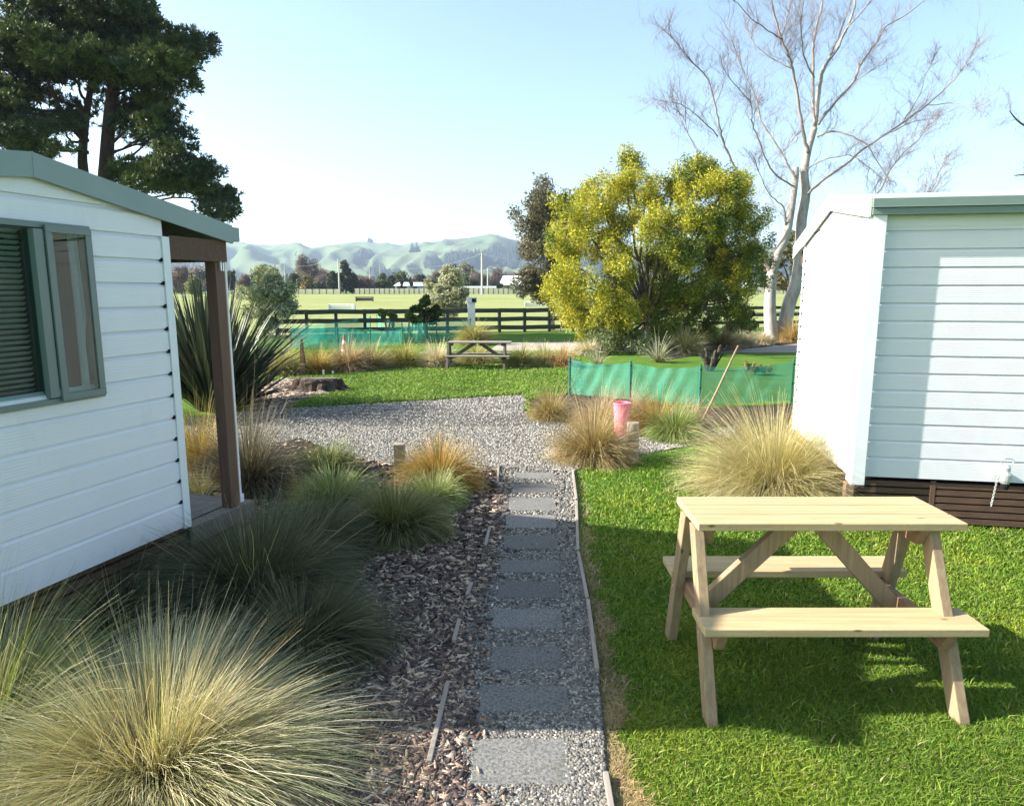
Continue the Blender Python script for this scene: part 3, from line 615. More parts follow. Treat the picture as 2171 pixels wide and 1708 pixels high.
# porch: beam, post, deck
pu, _ = lw(463, 1050); 
mb = MB(); wbox(mb, PLn, eL, nL, .012, ue-.03, -.02, .02, ze-.24, ze-.10); mb.build('porch_beam', M['brown_wood'], LC)
mb = MB(); wbox(mb, PLn, eL, nL, ue-.10, ue-.04, -DEP, -.09, ze-.24, ze-.12); mb.build('porch_beam', M['brown_wood'], LC)
mb = MB()
mb.hexa([P3(PLn,eL,nL,.0,-DEP,ze-.12), P3(PLn,eL,nL,ue-.02,-DEP,ze-.12), P3(PLn,eL,nL,ue-.02,.0,ze-.12), P3(PLn,eL,nL,.0,.0,ze-.12), P3(PLn,eL,nL,.0,-DEP,ze-.10), P3(PLn,eL,nL,ue-.02,-DEP,ze-.10), P3(PLn,eL,nL,ue-.02,.0,ze-.10), P3(PLn,eL,nL,.0,.0,ze-.10)])
mb.build('porch_soffit', M['brown_wood'], LC)
u1, u2 = ue-.125, ue-.02
mb = MB(); wbox(mb, PLn, eL, nL, u1, u1+.085, -.085, .0, zb-.02, ze-.10); po = mb.build('porch_post', M['brown_post'], LC, bevel=.003)
mb = MB(); wbox(mb, PLn, eL, nL, u1+.088, u1+.10, -.075, -.005, zb-.02, ze-.10); mb.build('post_side_face', M['tan_post'], po, bevel=.002)  # thin slab giving the post its lighter side face
mb = MB(); wbox(mb, PLn, eL, nL, u1+.103, u1+.125, -.06, -.01, zb+.0, ze-.11); wbox(mb, PLn, eL, nL, u1+.10, u1+.14, -.065, -.005, zb-.01, zb+.05); mb.build('downpipe', M['white'], LC, bevel=.004)
# two little hooks on the post
mb = MB(); wbox(mb, PLn, eL, nL, u1+.03, u1+.042, .0, .018, ze-.30, ze-.24); wbox(mb, PLn, eL, nL, u1+.052, u1+.064, .0, .018, ze-.30, ze-.245); mb.build('hook_plate', M['metal'], po)
k = 0; o0 = .0
while o0 > -DEP:
    mb = MB() if k == 0 else mb
    wbox(mb, PLn, eL, nL, .014, ue+.05, o0-.088, o0, zb-.045, zb-.02); o0 -= .093; k += 1
mb.build('deck_boards', M['grey_wood'], LC)
mb = MB(); wbox(mb, PLn, eL, nL, .014, ue+.08, .003, .028, zb-.14, zb-.018); mb.build('deck_fascia', M['grey_wood'], LC, bevel=.003)
mb = MB(); wbox(mb, PLn, eL, nL, ue+.053, ue+.08, -DEP, .0, zb-.14, zb-.018); mb.build('deck_fascia', M['grey_wood'], LC, bevel=.003)
mb = MB(); z = .05
while z < zb-.03:
    wbox(mb, PLn, eL, nL, UL, ue+.05 if z < zb-.17 else .01, -.045, -.02, z, z+.045); z += .062
mb.build('skirting_slats', M['brown_wood'], LC)
mb = MB(); wbox(mb, PLn, eL, nL, UL, ue+.03, -.10, -.08, 0, zb-.02); mb.build('underfloor_shade', M['dark'], LC)  # near-black sheet standing in for the shade under the floor
# window: outer frame, fixed pane left, sash right standing slightly open
WD = thing
win = None
def frame_part(name, u0, u1, z0, z1, w, o0, o1, m, parent):
    mb = MB()
    wbox(mb, PLn, eL, nL, u0, u1, o0, o1, z1-w, z1); wbox(mb, PLn, eL, nL, u0, u1, o0, o1, z0, z0+w)
    wbox(mb, PLn, eL, nL, u0, u0+w, o0+.001, o1-.001, z0+w, z1-w); wbox(mb, PLn, eL, nL, u1-w, u1, o0+.001, o1-.001, z0+w, z1-w)
    return mb.build(name, m, parent, bevel=.002)
um, _ = lw(88, 650)      # mullion
wx0 = -1.60; wx1 = uw
win = frame_part('window', wx0, wx1, z_w0, z_w1, .030, -.04, .040, M['frame'], LC)
mb = MB(); wbox(mb, PLn, eL, nL, um-.04, um+.012, -.035, .05, z_w0+.035, z_w1-.035); mb.build('mullion', M['frame'], win, bevel=.002)
frame_part('sash', um+.016, wx1-.012, z_w0+.014, z_w1-.014, .036, .0455, .062, M['frame'], win)
def pane(name, u0, u1, z0, z1, o, parent):
    mb = MB(); wbox(mb, PLn, eL, nL, u0, u1, o-.002, o+.002, z0, z1); return mb.build(name, M['glass'], parent)
pane('pane', wx0+.03, um-.035, z_w0+.03, z_w1-.03, .012, win)
pane('pane', um+.045, wx1-.042, z_w0+.045, z_w1-.045, .053, win)
# blind behind the left pane, curtain behind the right one, dim room
mb = MB(); z = z_w0+.05
while z < z_w1-.04:
    c = P3(PLn, eL, nL, (wx0+um)/2, -.045, z); a1 = (nL*math.cos(.6)+Z*math.sin(.6)); mb.box(c, (um-.04-wx0-.06, .026, .0015), (eL, a1, eL.cross(a1))); z += .027
M['blind'] = mat('white_blind_slat', (.66,.66,.63), .5, .3)
mb.build('venetian_blind', M['blind'], win)
def curtain(u0, u1, name='curtain'):
    V = []; Fq = []; n_ = 40
    for i in range(n_+1):
        t = i/n_; o_ = -.03+.012*math.sin(t*22)+.006*math.sin(t*51)
        for j, zz in enumerate((z_w0+.02, z_w0+.45*(z_w1-z_w0), z_w1-.03)):
            k_ = (1.0, .75, .62)[j]; uu = u0+(u1-u0)*(.5+(t-.5)*k_)+.02*(2-j)*.5
            V.append(P3(PLn, eL, nL, uu, o_, zz))
    for i in range(n_):
        for j in range(2): a = i*3+j; Fq.append((a, a+3, a+4, a+1))
    mb = MB(); mb.add(V, Fq); o = mb.build(name, M['curtain'], win, smooth=True); return o
M['curtain'] = mat('white_curtain', (.75,.78,.84), .9, .1)
curtain(lw(138, 650)[0]+.055, lw(176, 650)[0]+.055)
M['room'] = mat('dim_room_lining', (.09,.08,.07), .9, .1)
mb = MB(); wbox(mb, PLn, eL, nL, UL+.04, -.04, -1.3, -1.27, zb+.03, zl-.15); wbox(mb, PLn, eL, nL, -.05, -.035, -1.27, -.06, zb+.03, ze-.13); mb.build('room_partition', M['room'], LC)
# ---- right cabin
EC = gp(1802, 1007, zb); a6 = R(10); eR = Vector((math.cos(a6), -math.sin(a6), 0)); nR = Vector((eR.y, -eR.x, 0)); gR = -nR
PRn = Vector((EC.x, EC.y, 0))
RC = thing('cabin', 'white clad cabin on the right with dark green gutter, slatted skirting and tow coupling', 'cabin', PRn, 'white portable cabins')
def rw(x, y): return plane_uv(x, y, PRn, eR, nR)
# end wall: plane through the corner running away; outward normal = -eR
eE = nR.copy()            # left to right seen from outside (from the left): far -> near
nE = Vector((eE.y, -eE.x, 0))
if nE.dot(Vector((-1,0,0))) < 0: nE = -nE
def ew(x, y): return plane_uv(x, y, PRn, eE, nE)
un, zn = ew(1829, 423); uR, zR = ew(1773, 413); uf, zf = ew(1693, 522); ufw, _ = ew(1702, 640)
_, zg = rw(1900, 423); _, zg2 = rw(1900, 458)
print('right cabin near', un, zn, 'ridge', uR, zR, 'far', uf, zf, 'farwall', ufw, 'gutter', zg, zg2)
zTop = zg2+.02
LEN = 4.5
siding_wall('wall', PRn, eR, nR, .03, LEN, zb, zTop-.02, RC)
mb = MB(); wbox(mb, PRn, eR, nR, .03, LEN, .0, .02, zTop-.10, zTop+.0); mb.build('frieze_board', M['white'], RC)
ufw = min(ufw, -1.2); near_o = .12
FW = ufw
# roof profile on the end plane (u negative = away)
uN = .13; zN = zg; 
cl = clip_planes(PRn, eE, nE, uR, zR, uN, zN, uf, zf, .05)
siding_wall('end_wall', PRn, eE, nE, FW, -.02, zb, 3.0, RC, clips=cl)
mb = MB()
wbox(mb, PRn, eE, nE, FW-.0, FW+.035, -.03, .026, zb-.01, zf-.02+.03); mb.build('corner_trim', M['white'], RC, bevel=.002)
mb = MB(); z = zb+BOARD*.6
while z < zf-.15:
    mb = MB(); wbox(mb, PRn, eE, nE, FW+.036, FW+.062, .010, .0185, z, z+.022); mb.build('vent_slot', M['dark'], RC)
    mb = MB(); wbox(mb, PRn, eE, nE, FW+.006, FW+.022, .0262, .0275, z+.0, z+.018); mb.build('vent_slot', M['dark'], RC); z += BOARD/2
mb = MB(); wbox(mb, PRn, eR, nR, -.018, .05, -.05, .020, zb-.05, zTop-.01); mb.build('corner_trim', M['white'], RC, bevel=.003)
mb = MB(); wbox(mb, PRn, eR, nR, -.022, .085, .040, .105, zb-.055, zTop+.0); mb.build('corner_duct', M['white'], RC, bevel=.006)
mb = MB(); wbox(mb, PRn, eR, nR, LEN-.03, LEN, FW, .0, zb, zTop); wbox(mb, PRn, eR, nR, 0, LEN-.03, FW, FW+.03, zb, zf-.04); mb.build('rear_wall', M['white'], RC)
mb = MB()
for (ua, za, ub, zbb) in ((uR, zR, uN-.01, zN), (uR, zR, uf, zf)):
    q = lambda u, along, z: PRn+eE*u+eR*along+Z*z
    top = [q(ua, -.03, za), q(ub, -.03, zbb), q(ub, LEN+.1, zbb), q(ua, LEN+.1, za)]
    mb.hexa([p-Z*.03 for p in top]+top)
mb.build('roof', M['roof'], RC)
mb = MB()
for (ua, za, ub, zbb) in ((uR+.002, zR, uN-.02, zN), (uR-.002, zR, uf, zf)):
    q = lambda u, along, z: PRn+eE*u+eR*along+Z*z
    hh = .14
    mb.hexa([q(ua,-.055,za-hh), q(ub,-.055,zbb-hh), q(ub,-.035,zbb-hh), q(ua,-.035,za-hh), q(ua,-.055,za+.008), q(ub,-.055,zbb+.008), q(ub,-.035,zbb+.008), q(ua,-.035,za+.008)])
mb.build('bargeboard', M['barge'], RC, bevel=.002)
# gutter along the near eave: two stepped faces
mb = MB(); hG = zg-zg2
wbox(mb, PRn, eR, nR, -.03, LEN+.1, .03, .125, zg2, zg2+hG*.42); wbox(mb, PRn, eR, nR, -.034, LEN+.1, .03, .135, zg2+hG*.45, zg-.004); wbox(mb, PRn, eR, nR, -.034, LEN+.1, .125, .142, zg2+hG*.42, zg2+hG*.47); mb.build('gutter', M['gutter'], RC, bevel=.004)
mb = MB(); wbox(mb, PRn, eR, nR, .0, LEN, .02, .03, zg2-.0, zg-.02); mb.build('fascia', M['gutter'], RC)
# skirting of brown slats
mb = MB(); z = .03
while z < zb-.03:
    wbox(mb, PRn, eR, nR, .0, LEN, -.03, -.005, z, z+.044); z += .058
mb.build('skirting_slats', M['brown_wood'], RC)
mb = MB(); z = .03
while z < zb-.03:
    wbox(mb, PRn, eE, nE, FW, -.08, -.03, -.005, z, z+.044); z += .058
mb.build('skirting_slats', M['brown_wood'], RC)
mb = MB(); wbox(mb, PRn, eR, nR, -.035, .03, -.05, .03, 0, zb-.06); mb.build('skirting_post', M['tan_post'], RC, bevel=.003)
mb = MB(); wbox(mb, PRn, eR, nR, .62, .66, -.04, -.002, 0, zb-.02); mb.build('skirting_post', M['brown_post'], RC, bevel=.003)
mb = MB(); wbox(mb, PRn, eR, nR, .05, LEN, -.10, -.08, 0, zb); wbox(mb, PRn, eR, nR, .05, .07, FW, -.10, 0, zb); mb.build('underfloor_shade', M['dark'], RC)  # near-black sheets behind the slats, painted underfloor shade
mb = MB(); wbox(mb, PRn, eE, nE, FW-.20, FW-.02, -.08, -.0, zf-.22, zf-.06); wbox(mb, PRn, eE, nE, FW-.10, FW-.04, -.07, -.01, zf-.5, zf-.1); mb.build('porch_bracket', M['brown_wood'], RC)
# tow coupling with lever and chain, on the right cabin
uc, zc = rw(2117, 985); uc2, zc2 = rw(2112, 1027)
cc = P3(PRn, eR, nR, uc, .10, zc)
TB = MB()
q = lambda u, o, z: P3(PRn, eR, nR, uc+u, o, z)
TB.lathe([(.0,-.10),(.030,-.10),(.036,-.075),(.036,-.03),(.028,.0),(.030,.03),(.022,.055),(.0,.06)], 14, q(0, .12, zc-.02))
TB.beam(q(-.0, -.02, zc-.05), q(0, .10, zc-.05), .05, .05, eR)
tow = TB.build('tow_coupling', M['metal'], RC, smooth=False, bevel=.002)
mb = MB(); mb.tube([q(-.035, .12, zc+.03), q(-.045,.12,zc+.065), q(-.02,.12,zc+.08), q(.03,.12,zc+.08), q(.045,.12,zc+.062), q(.035,.12,zc+.03)], .005, 6); mb.build('coupling_handle', M['metal'], tow)
mb = MB(); mb.lathe([(.0,-.03),(.026,-.03),(.030,-.01),(.030,.012),(.0,.012)], 12, q(0, .12, zc-.135)); mb.build('rubber_cap', M['dark'], tow)
mb = MB(); pz = zc-.08
for i in range(15):
    a = q(-.045-.004*i*.3, .10-.004*i*.2, pz-i*.0165); sd = eR if i % 2 else nR
    ring = [a+(sd*math.cos(t)*.0065)+(Z*math.sin(t)*.012) for t in [j*2*math.pi/8 for j in range(9)]]
    mb.tube(ring, .0026, 5, cap=False)
mb.build('safety_chain', M['metal'], tow)
# ------------------------------------------------------------------ picnic tables
def picnic(name, label, mt, origin, rz=0, sc=1, group=None, bolts=True):
    """built in its own space: x along the boards (0..1.25), y away from the viewer, z up"""
    o = thing(name, label, 'picnic table', origin, group); o.rotation_euler.z = rz; o.scale = (sc, sc, sc)
    px, pz, py = mt
    def part(mb, nm, m, b=.004, par=o):
        me = bpy.data.meshes.new(nm); me.from_pydata([tuple(v) for v in mb.v], [], mb.f); me.update(); c = link(nm, me, m, par); bv = c.modifiers.new('bevel', 'BEVEL'); bv.width = b; bv.segments = 2; bv.limit_method = 'ANGLE'; return c
    T0, T1, ZT = .24, .665, .84
    w = (T1-T0-.012)/3
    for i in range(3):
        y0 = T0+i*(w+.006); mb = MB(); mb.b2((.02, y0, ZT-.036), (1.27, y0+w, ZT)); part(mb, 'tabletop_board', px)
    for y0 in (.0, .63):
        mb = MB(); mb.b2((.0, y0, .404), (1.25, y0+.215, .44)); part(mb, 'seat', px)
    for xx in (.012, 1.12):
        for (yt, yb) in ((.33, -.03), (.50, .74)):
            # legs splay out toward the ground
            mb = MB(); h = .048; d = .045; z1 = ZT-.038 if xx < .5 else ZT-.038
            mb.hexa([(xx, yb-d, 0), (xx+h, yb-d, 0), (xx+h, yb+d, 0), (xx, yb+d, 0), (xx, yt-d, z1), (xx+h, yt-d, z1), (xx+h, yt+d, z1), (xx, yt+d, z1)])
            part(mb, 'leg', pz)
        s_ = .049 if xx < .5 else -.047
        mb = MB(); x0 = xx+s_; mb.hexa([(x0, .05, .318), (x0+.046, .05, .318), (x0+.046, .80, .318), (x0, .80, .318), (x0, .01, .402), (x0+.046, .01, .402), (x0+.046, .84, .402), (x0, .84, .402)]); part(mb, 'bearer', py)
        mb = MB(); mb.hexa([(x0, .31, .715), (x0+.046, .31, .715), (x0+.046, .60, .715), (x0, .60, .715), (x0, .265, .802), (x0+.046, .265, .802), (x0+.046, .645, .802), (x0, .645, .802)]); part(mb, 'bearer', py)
        if bolts:
            for yy, zz in ((.13, .36), (.63, .36), (.30, .76), (.525, .76)):
                mb = MB(); mb.tube([(xx-.004 if xx < .5 else xx+.052, yy, zz), (xx if xx < .5 else xx+.048, yy, zz)], .009, 8)
                part(mb, 'bolt', M['metal'], .001)
    for (xa, xb) in ((.108, .545), (1.065, .655)):
        mb = MB(); yc = .43; a = Vector((xa, yc, .345)); b = Vector((xb, yc, .79)); mb.beam(a, b, .045, .085, Vector((0,1,0))); part(mb, 'brace', pz)
    return o
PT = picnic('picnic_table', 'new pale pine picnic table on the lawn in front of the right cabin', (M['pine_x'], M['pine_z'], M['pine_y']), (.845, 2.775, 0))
M['oldw'] = mat('old_dark_timber', (.085,.065,.05), .85, .2, noise=(6, (.16,.14,.12), .4, .75, (1, 8, 8)))
M['oldtop'] = mat('old_grey_tabletop', (.26,.24,.20), .85, .2, noise=(6, (.17,.15,.12), .4, .75, (1, 8, 8)))
p = gp(944, 781); p = gp(944, 785); ft = picnic('picnic_table', 'old dark weathered picnic table on the far lawn', (M['oldtop'], M['oldw'], M['oldw']), (p.x, p.y, 0), R(-2), 1.2, bolts=False); ft.scale = (1.26, 1.1, .80)
# ------------------------------------------------------------------ bollards, bucket, rake
def bollard(x, y, w, h, lab):
    p = gp(x, y); mb = MB(); mb.lathe([(w*.5, -.02), (w*.52, .1), (w*.5, h-.012), (w*.47, h)], 18, p); o = mb.build('timber_bollard', M['bollard'], None, p, smooth=False); tag(o, lab, 'bollard', 'timber bollards at the drive'); return o
p = gp(1340, 976); b1 = bollard(1340, 978, .14, .45, 'round grey timber bollard at the right of the path end, beside the brown fountain tussock')
p = gp(848, 1003); mb = MB(); mb.b2((p.x-.055, p.y-.055, 0), (p.x+.055, p.y+.055, .32)); o = mb.build('timber_bollard', M['bollard'], None, p, bevel=.004); tag(o, 'square pale timber bollard left of the path, half behind the golden tussock', 'bollard', 'timber bollards at the drive'); o.rotation_euler.z = 0
p = gp(1317, 924); mb = MB()
mb.lathe([(.085,0),(.09,.02),(.112,.43),(.120,.432),(.120,.455),(.108,.455),(.088,.05),(.0,.045)], 20, p)
bk = mb.build('bucket', M['pink'], None, p, smooth=False); tag(bk, 'faded pink plastic bucket behind the round bollard', 'bucket')
mb = MB(); mb.tube([p+Vector((.118*math.cos(t), .118*math.sin(t)*.6-.02, .46+.025*math.sin(t*1.0))) for t in [i*math.pi/10 for i in range(11)]], .005, 6); mb.build('handle', M['dark'], bk)
base = gp(1474, 926); top = at(1565, 733, base.y+.55)
rk = thing('garden_rake', 'wooden handled rake leaning against the near green net', 'rake', base)
mb = MB(); mb.tube([base+Z*.03, (base+top)/2+Z*.0, top], [.014,.015,.014], 8); mb.build('handle', M['pine_z'], rk, smooth=True)
mb = MB(); mb.beam(base+Vector((-.17,-.02,.025)), base+Vector((.17,.02,.025)), .03, .03, Z)
for i in range(9): mb.tube([base+Vector((-.155+.039*i, -.02, .03)), base+Vector((-.155+.039*i, -.05, .0))], .004, 5)
mb.build('head', M['edging'], rk)
sa, sb = gp(1440, 945), gp(1500, 930); mb = MB(); mb.tube([sa+Z*.02, (sa+sb)/2+Z*.03, sb+Z*.02], [.006,.01,.008], 6); tag(mb.build('fallen_stick', M['bark_mid'], None, sa), 'thin fallen stick on the gravel below the rake', 'stick')
# ------------------------------------------------------------------ green shade-net fences
def net_fence(label, posts, h, sag=.05, extra_low=.0, seed=0, group='green net fences'):
    random.seed(seed); g = [gp(*p_[:2]) for p_ in posts]; root = thing('net_fence', label, 'net fence', g[0], group)
    V = []; Fq = []; NZ = 7; cnt = 0
    for i in range(len(g)-1):
        a, b = g[i], g[i+1]; ha = posts[i][2] if len(posts[i]) > 2 else h; hb = posts[i+1][2] if len(posts[i+1]) > 2 else h
        NX = 22; d = (b-a); nn = Vector((-d.y, d.x, 0)).normalized()
        for s_ in range(NX+1):
            if i > 0 and s_ == 0: continue
            t = s_/NX; top = ha+(hb-ha)*t-sag*math.sin(math.pi*t)*(1+.3*math.sin(seed+i)); bot = .03+extra_low*math.sin(t*9)*.3
            for k_ in range(NZ+1):
                f = k_/NZ; off = (.035*math.sin(t*11+f*4+seed+i*2)+.02*math.sin(t*29-f*7))*math.sin(math.pi*t)
                V.append(a+d*t+nn*off+Z*(bot+(top-bot)*f)); 
            cnt += 1
    for s_ in range(cnt-1):
        for k_ in range(NZ): q_ = s_*(NZ+1)+k_; Fq.append((q_, q_+NZ+1, q_+NZ+2, q_+1))
    mb = MB(); mb.add(V, Fq); mb.build('net', M['net'], root, smooth=True)
    for i, q_ in enumerate(g):
        hh = (posts[i][2] if len(posts[i]) > 2 else h)+.03
        mb = MB(); mb.tube([q_, q_+Z*hh], .020, 8); mb.build('stake', M['mesh_post'], root)
        for zc_ in (hh-.08, hh*.45): mb = MB(); mb.box(q_+Vector((0,-.026,zc_)), (.03,.014,.02)); mb.build('clip', M['dark'], root)
    return root
net_fence('green shade net on stakes behind the tussocks, between the drive and the right cabin', [(1207,838,.68),(1335,850,.68),(1482,862,.68),(1677,853,.72)], .68, .05, seed=1)
net_fence('green net pen on the far lawn left of the shrubs, behind the traffic cone', [(786,704,.75),(618,741,.72),(717,739,.70),(786,736,.62),(854,731,.55)], .68, .04, seed=4)
net_fence('green net around the far dark shrubs, left of the white service post', [(800,700,.75),(853,727,.74),(888,728,.74),(926,722,.76),(998,716,.78)], .68, .03, seed=9)
# ------------------------------------------------------------------ rail fences
def rail_fence(name, label, a, b, n, h, rails, m, pw=.12, rw_=.15, rt=.04, back=False, group=None):
    root = thing(name, label, 'fence', (a.x, a.y, hz(a.y)), group); d = (b-a); L_ = d.length; dn = d.normalized(); sd = Vector((-dn.y, dn.x, 0))
    for i in range(n+1):
        p_ = a+d*(i/n); z0 = hz(p_.y); mb = MB(); mb.box((p_.x, p_.y, z0+h/2), (pw, pw, h), (dn, sd, Z)); mb.build('post', m, root)
    for zr_ in rails:
        mb = MB()
        for i in range(n):
            p_ = a+d*(i/n); q_ = a+d*((i+1)/n); wob = .012*math.sin(i*2.3+zr_*9)
            mb.beam(Vector((p_.x, p_.y, hz(p_.y)+zr_+wob))-sd*(pw/2+rt/2), Vector((q_.x, q_.y, hz(q_.y)+zr_-wob))-sd*(pw/2+rt/2), rw_, rt, Z)
        mb.build('rail', m, root)
    return root
rail_fence('rail_fence', 'dark three rail timber fence between the lawn and the paddock, left of the yellow tree', gx(588, FA.y), gx(1215, fl(gx(1215, 36).x)), 11, 1.12, (1.02, .62, .22), M['dark_rail'], .14, .20, .05, group='dark rail fences')
rail_fence('rail_fence', 'dark three rail timber fence seen behind the birch trunks, right of the yellow tree', gx(1500, fl(gx(1500, 38).x)), gx(1760, fl(gx(1760, 39).x)), 4, 1.15, (1.05, .68, .28), M['dark_rail'], .14, .16, .05, group='dark rail fences')
M['cream'] = mat('cream_fence_paint', (.74,.69,.52), .8, .2, noise=(.6, (.66,.60,.45), .35, .7))
def board_fence(label, x0, x1, Y, h, n, mcol, zz=0):
    a = gx(x0, Y); b = gx(x1, Y); root = thing('board_fence', label, 'fence', (a.x, a.y, hz(Y)), 'pale board fences beyond the paddock')
    mb = MB(); mb.b2((a.x, Y-.04, hz(Y)+.05), (b.x, Y+.04, hz(Y)+h)); mb.build('boards', mcol, root)
    for i in range(n+1):
        X_ = a.x+(b.x-a.x)*i/n; mb = MB(); mb.b2((X_-.09, Y-.16, hz(Y)), (X_+.09, Y-.05, hz(Y)+h*(.97 if i % 3 else 1.05))); mb.build('post', M['bark_mid'], root)
    return root
board_fence('long cream board fence with dark posts beyond the paddock', 752, 1088, 168, 1.35, 32, M['cream'])
board_fence('short cream board fence left of the long one, below the round olive tree', 618, 722, 166, 1.2, 7, M['cream'])
board_fence('cream board fence seen through the gap right of the yellow tree', 1480, 1720, 172, 1.6, 12, M['cream'])
board_fence('short white board fence behind the trees left, beyond the olive tree', 478, 540, 166, .9, 5, M['cream_white'])
# ------------------------------------------------------------------ woody plants
def leaf_cloud(name, clumps, n, size, pal, g, m, parent, asp=.45, shell=.55, up=.0, warm=None, loc=None, squash=.0, rnd=.35):
    """clumps: (centre, (rx,ry,rz), weight, palette index or None)"""
    w = np.array([c[2] for c in clumps], float); w /= w.sum(); ci = g.choice(len(clumps), n, p=w)
    cen = np.array([tuple(c[0]) for c in clumps]); rad = np.array([c[1] for c in clumps])
    d = g.normal(0, 1, (n, 3)); d /= np.linalg.norm(d, axis=1)[:, None]
    rr = (shell+(1-shell)*g.uniform(0, 1, n))**.6*(1+.22*np.sin(d[:, 0]*5+ci)*np.sin(d[:, 1]*4+ci*2)+.16*np.sin(d[:, 2]*9+ci)); rr *= 1+g.normal(0, .07, n)
    P = cen[ci]+d*rad[ci]*rr[:, None]
    # small sub-tufts make the outline uneven
    t1 = g.normal(0, 1, (n, 3)); t1 /= np.linalg.norm(t1, axis=1)[:, None]; nrm = t1*.9+d*.6+np.array([0, 0, up]); nrm /= np.linalg.norm(nrm, axis=1)[:, None]
    a = np.cross(nrm, g.normal(0, 1, (n, 3))); a /= np.linalg.norm(a, axis=1)[:, None]; b = np.cross(nrm, a)
    sz = size*g.uniform(.6, 1.4, (n, 1)); A = a*sz; Bv = b*sz*asp
    V = np.stack([P-A, P-Bv*.9, P+A, P+Bv*.9], 1).reshape(-1, 3)
    Fq = np.arange(n*4).reshape(n, 4)
    pal = [np.array(p_) for p_ in pal]; C = np.empty((n, 3))
    pi = np.array([c[3] if len(c) > 3 else 0 for c in clumps])[ci]
    for k_ in range(len(pal)):
        s_ = pi == k_; C[s_] = pal[k_][g.integers(0, len(pal[k_]), s_.sum())]
    C *= g.uniform(1-rnd, 1+rnd, (n, 1))
    org = np.array(rootloc(parent)[:]) if parent is not None else np.zeros(3)
    o = link(name, npmesh(name, V-org, Fq, np.repeat(np.clip(C, 0, .9), 4, axis=0)), m, parent); return o
def limb(mb, pts, r0, r1, n=7):
    k = len(pts); mb.tube(pts, [r0+(r1-r0)*(i/(k-1)) for i in range(k)], n)
def smooth_path(pts, sub=4, jit=0, rg=random):
    out = []; n = len(pts)
    for i in range(n-1):
        p0, p1, p2, p3 = pts[max(i-1, 0)], pts[i], pts[i+1], pts[min(i+2, n-1)]
        for k in range(sub):
            t = k/sub; q = .5*((2*p1)+(p2-p0)*t+(2*p0-5*p1+4*p2-p3)*t*t+(3*p1-p0-3*p2+p3)*t**3)
            if jit: q = q+Vector((rg.uniform(-jit, jit), rg.uniform(-jit, jit), rg.uniform(-jit, jit)))
            out.append(q)
    out.append(pts[-1]); return out
# ---- big pine on the left
random.seed(5); g = np.random.default_rng(5)
YP = 28.0; base = gx(225, YP); pine = thing('pine_tree', 'tall dark pine with layered boughs behind the left cabin', 'tree', base)
PC = [(215,45,120,55),(95,95,110,60),(300,60,70,45),(345,95,60,28),(405,100,34,22),(240,125,100,45),(60,165,80,60),(15,225,55,60),(150,150,95,38),(330,150,45,24),(378,168,26,14),(300,170,50,20),
 (-60,100,90,80),(-70,220,80,80),(110,20,80,30),(190,-20,90,40),(280,5,60,25),(320,200,36,18),(345,225,30,18),(350,262,30,24),(300,255,55,24),(115,245,80,26),(50,275,70,30),(20,320,70,30),
 (320,300,60,26),(372,318,34,24),(390,380,46,32),(430,405,36,30),(460,425,24,20),(330,392,46,20),(285,375,30,14),(465,450,16,14),(250,170,40,22),(270,225,40,14),(180,60,110,60),(60,60,70,40),(130,110,80,50),(300,120,60,30),(350,130,40,22),(330,230,36,20),(345,290,40,22),(355,345,34,20),(300,345,50,14),(415,352,26,18),(80,330,60,30),(375,120,40,26),(420,90,20,16)]
tops = []
trunk_pts = [gx(225, YP), at(224, 420, YP), at(226, 340, YP), at(232, 250, YP), at(240, 170, YP), at(238, 110, YP), at(225, 40, YP), at(215, -20, YP)]
mb = MB(); mb.tube(smooth_path(trunk_pts, 4), [.34-.27*i/28 for i in range(29)], 12); tk = mb.build('trunk', M['bark_dark'], pine, smooth=True)
t2 = [gx(185, YP+.6), at(178, 400, YP+.6), at(175, 330, YP+.6), at(182, 250, YP+.6), at(192, 180, YP+.6), at(185, 120, YP+.8), at(160, 50, YP+.8)]
mb = MB(); mb.tube(smooth_path(t2, 4), [.24-.2*i/24 for i in range(25)], 10); mb.build('trunk', M['bark_dark'], pine, smooth=True)
t3 = [at(183, 300, YP+.6), at(155, 270, YP+.2), at(125, 225, YP-.3), at(100, 170, YP-.6)]
s_ = YP/F/cp; clumps = []
br = MB(); limb(br, smooth_path(t3, 4), .15, .05, 7)
for i, (x, y, rx, ry) in enumerate(PC):
    dy = random.uniform(-1.6, 1.6); c = at(x, y, YP+dy)
    # break each bough into pads
    k = max(3, int(rx*ry/330))
    for j in range(k):
        ox, oy = random.uniform(-.8, .8)*rx, random.uniform(-.75, .75)*ry
        q = at(x+ox, y+oy, YP+dy+random.uniform(-1.4, 1.4)); r_ = random.uniform(.36, .66)
        clumps.append((q, (r_*1.35, r_*1.3, r_*.62), r_*r_, 0 if random.random() < .45 else 1)); tops.append(q)
    # limb from the trunk, lower than the pad
    tz = min(max(y+random.uniform(25, 75), 30), 440); st = at(226 if x > 150 else 186, tz, YP+(.0 if x > 150 else .6)); mid = (st+c)/2+Vector((0, 0, random.uniform(-.5, .2)))
    limb(br, smooth_path([st, mid, c], 5, .05), .075 if rx > 40 else .05, .02, 6)
for q in tops[::2]:
    near_ = min((Vector(v) for v in br.v[::17]), key=lambda v: (v-q).length); limb(br, smooth_path([near_, (near_+q)/2+Vector((random.uniform(-.2,.2), 0, random.uniform(-.25,.05))), q], 3), .028, .01, 4)
br.build('boughs', M['bark_dark'], pine, smooth=True)
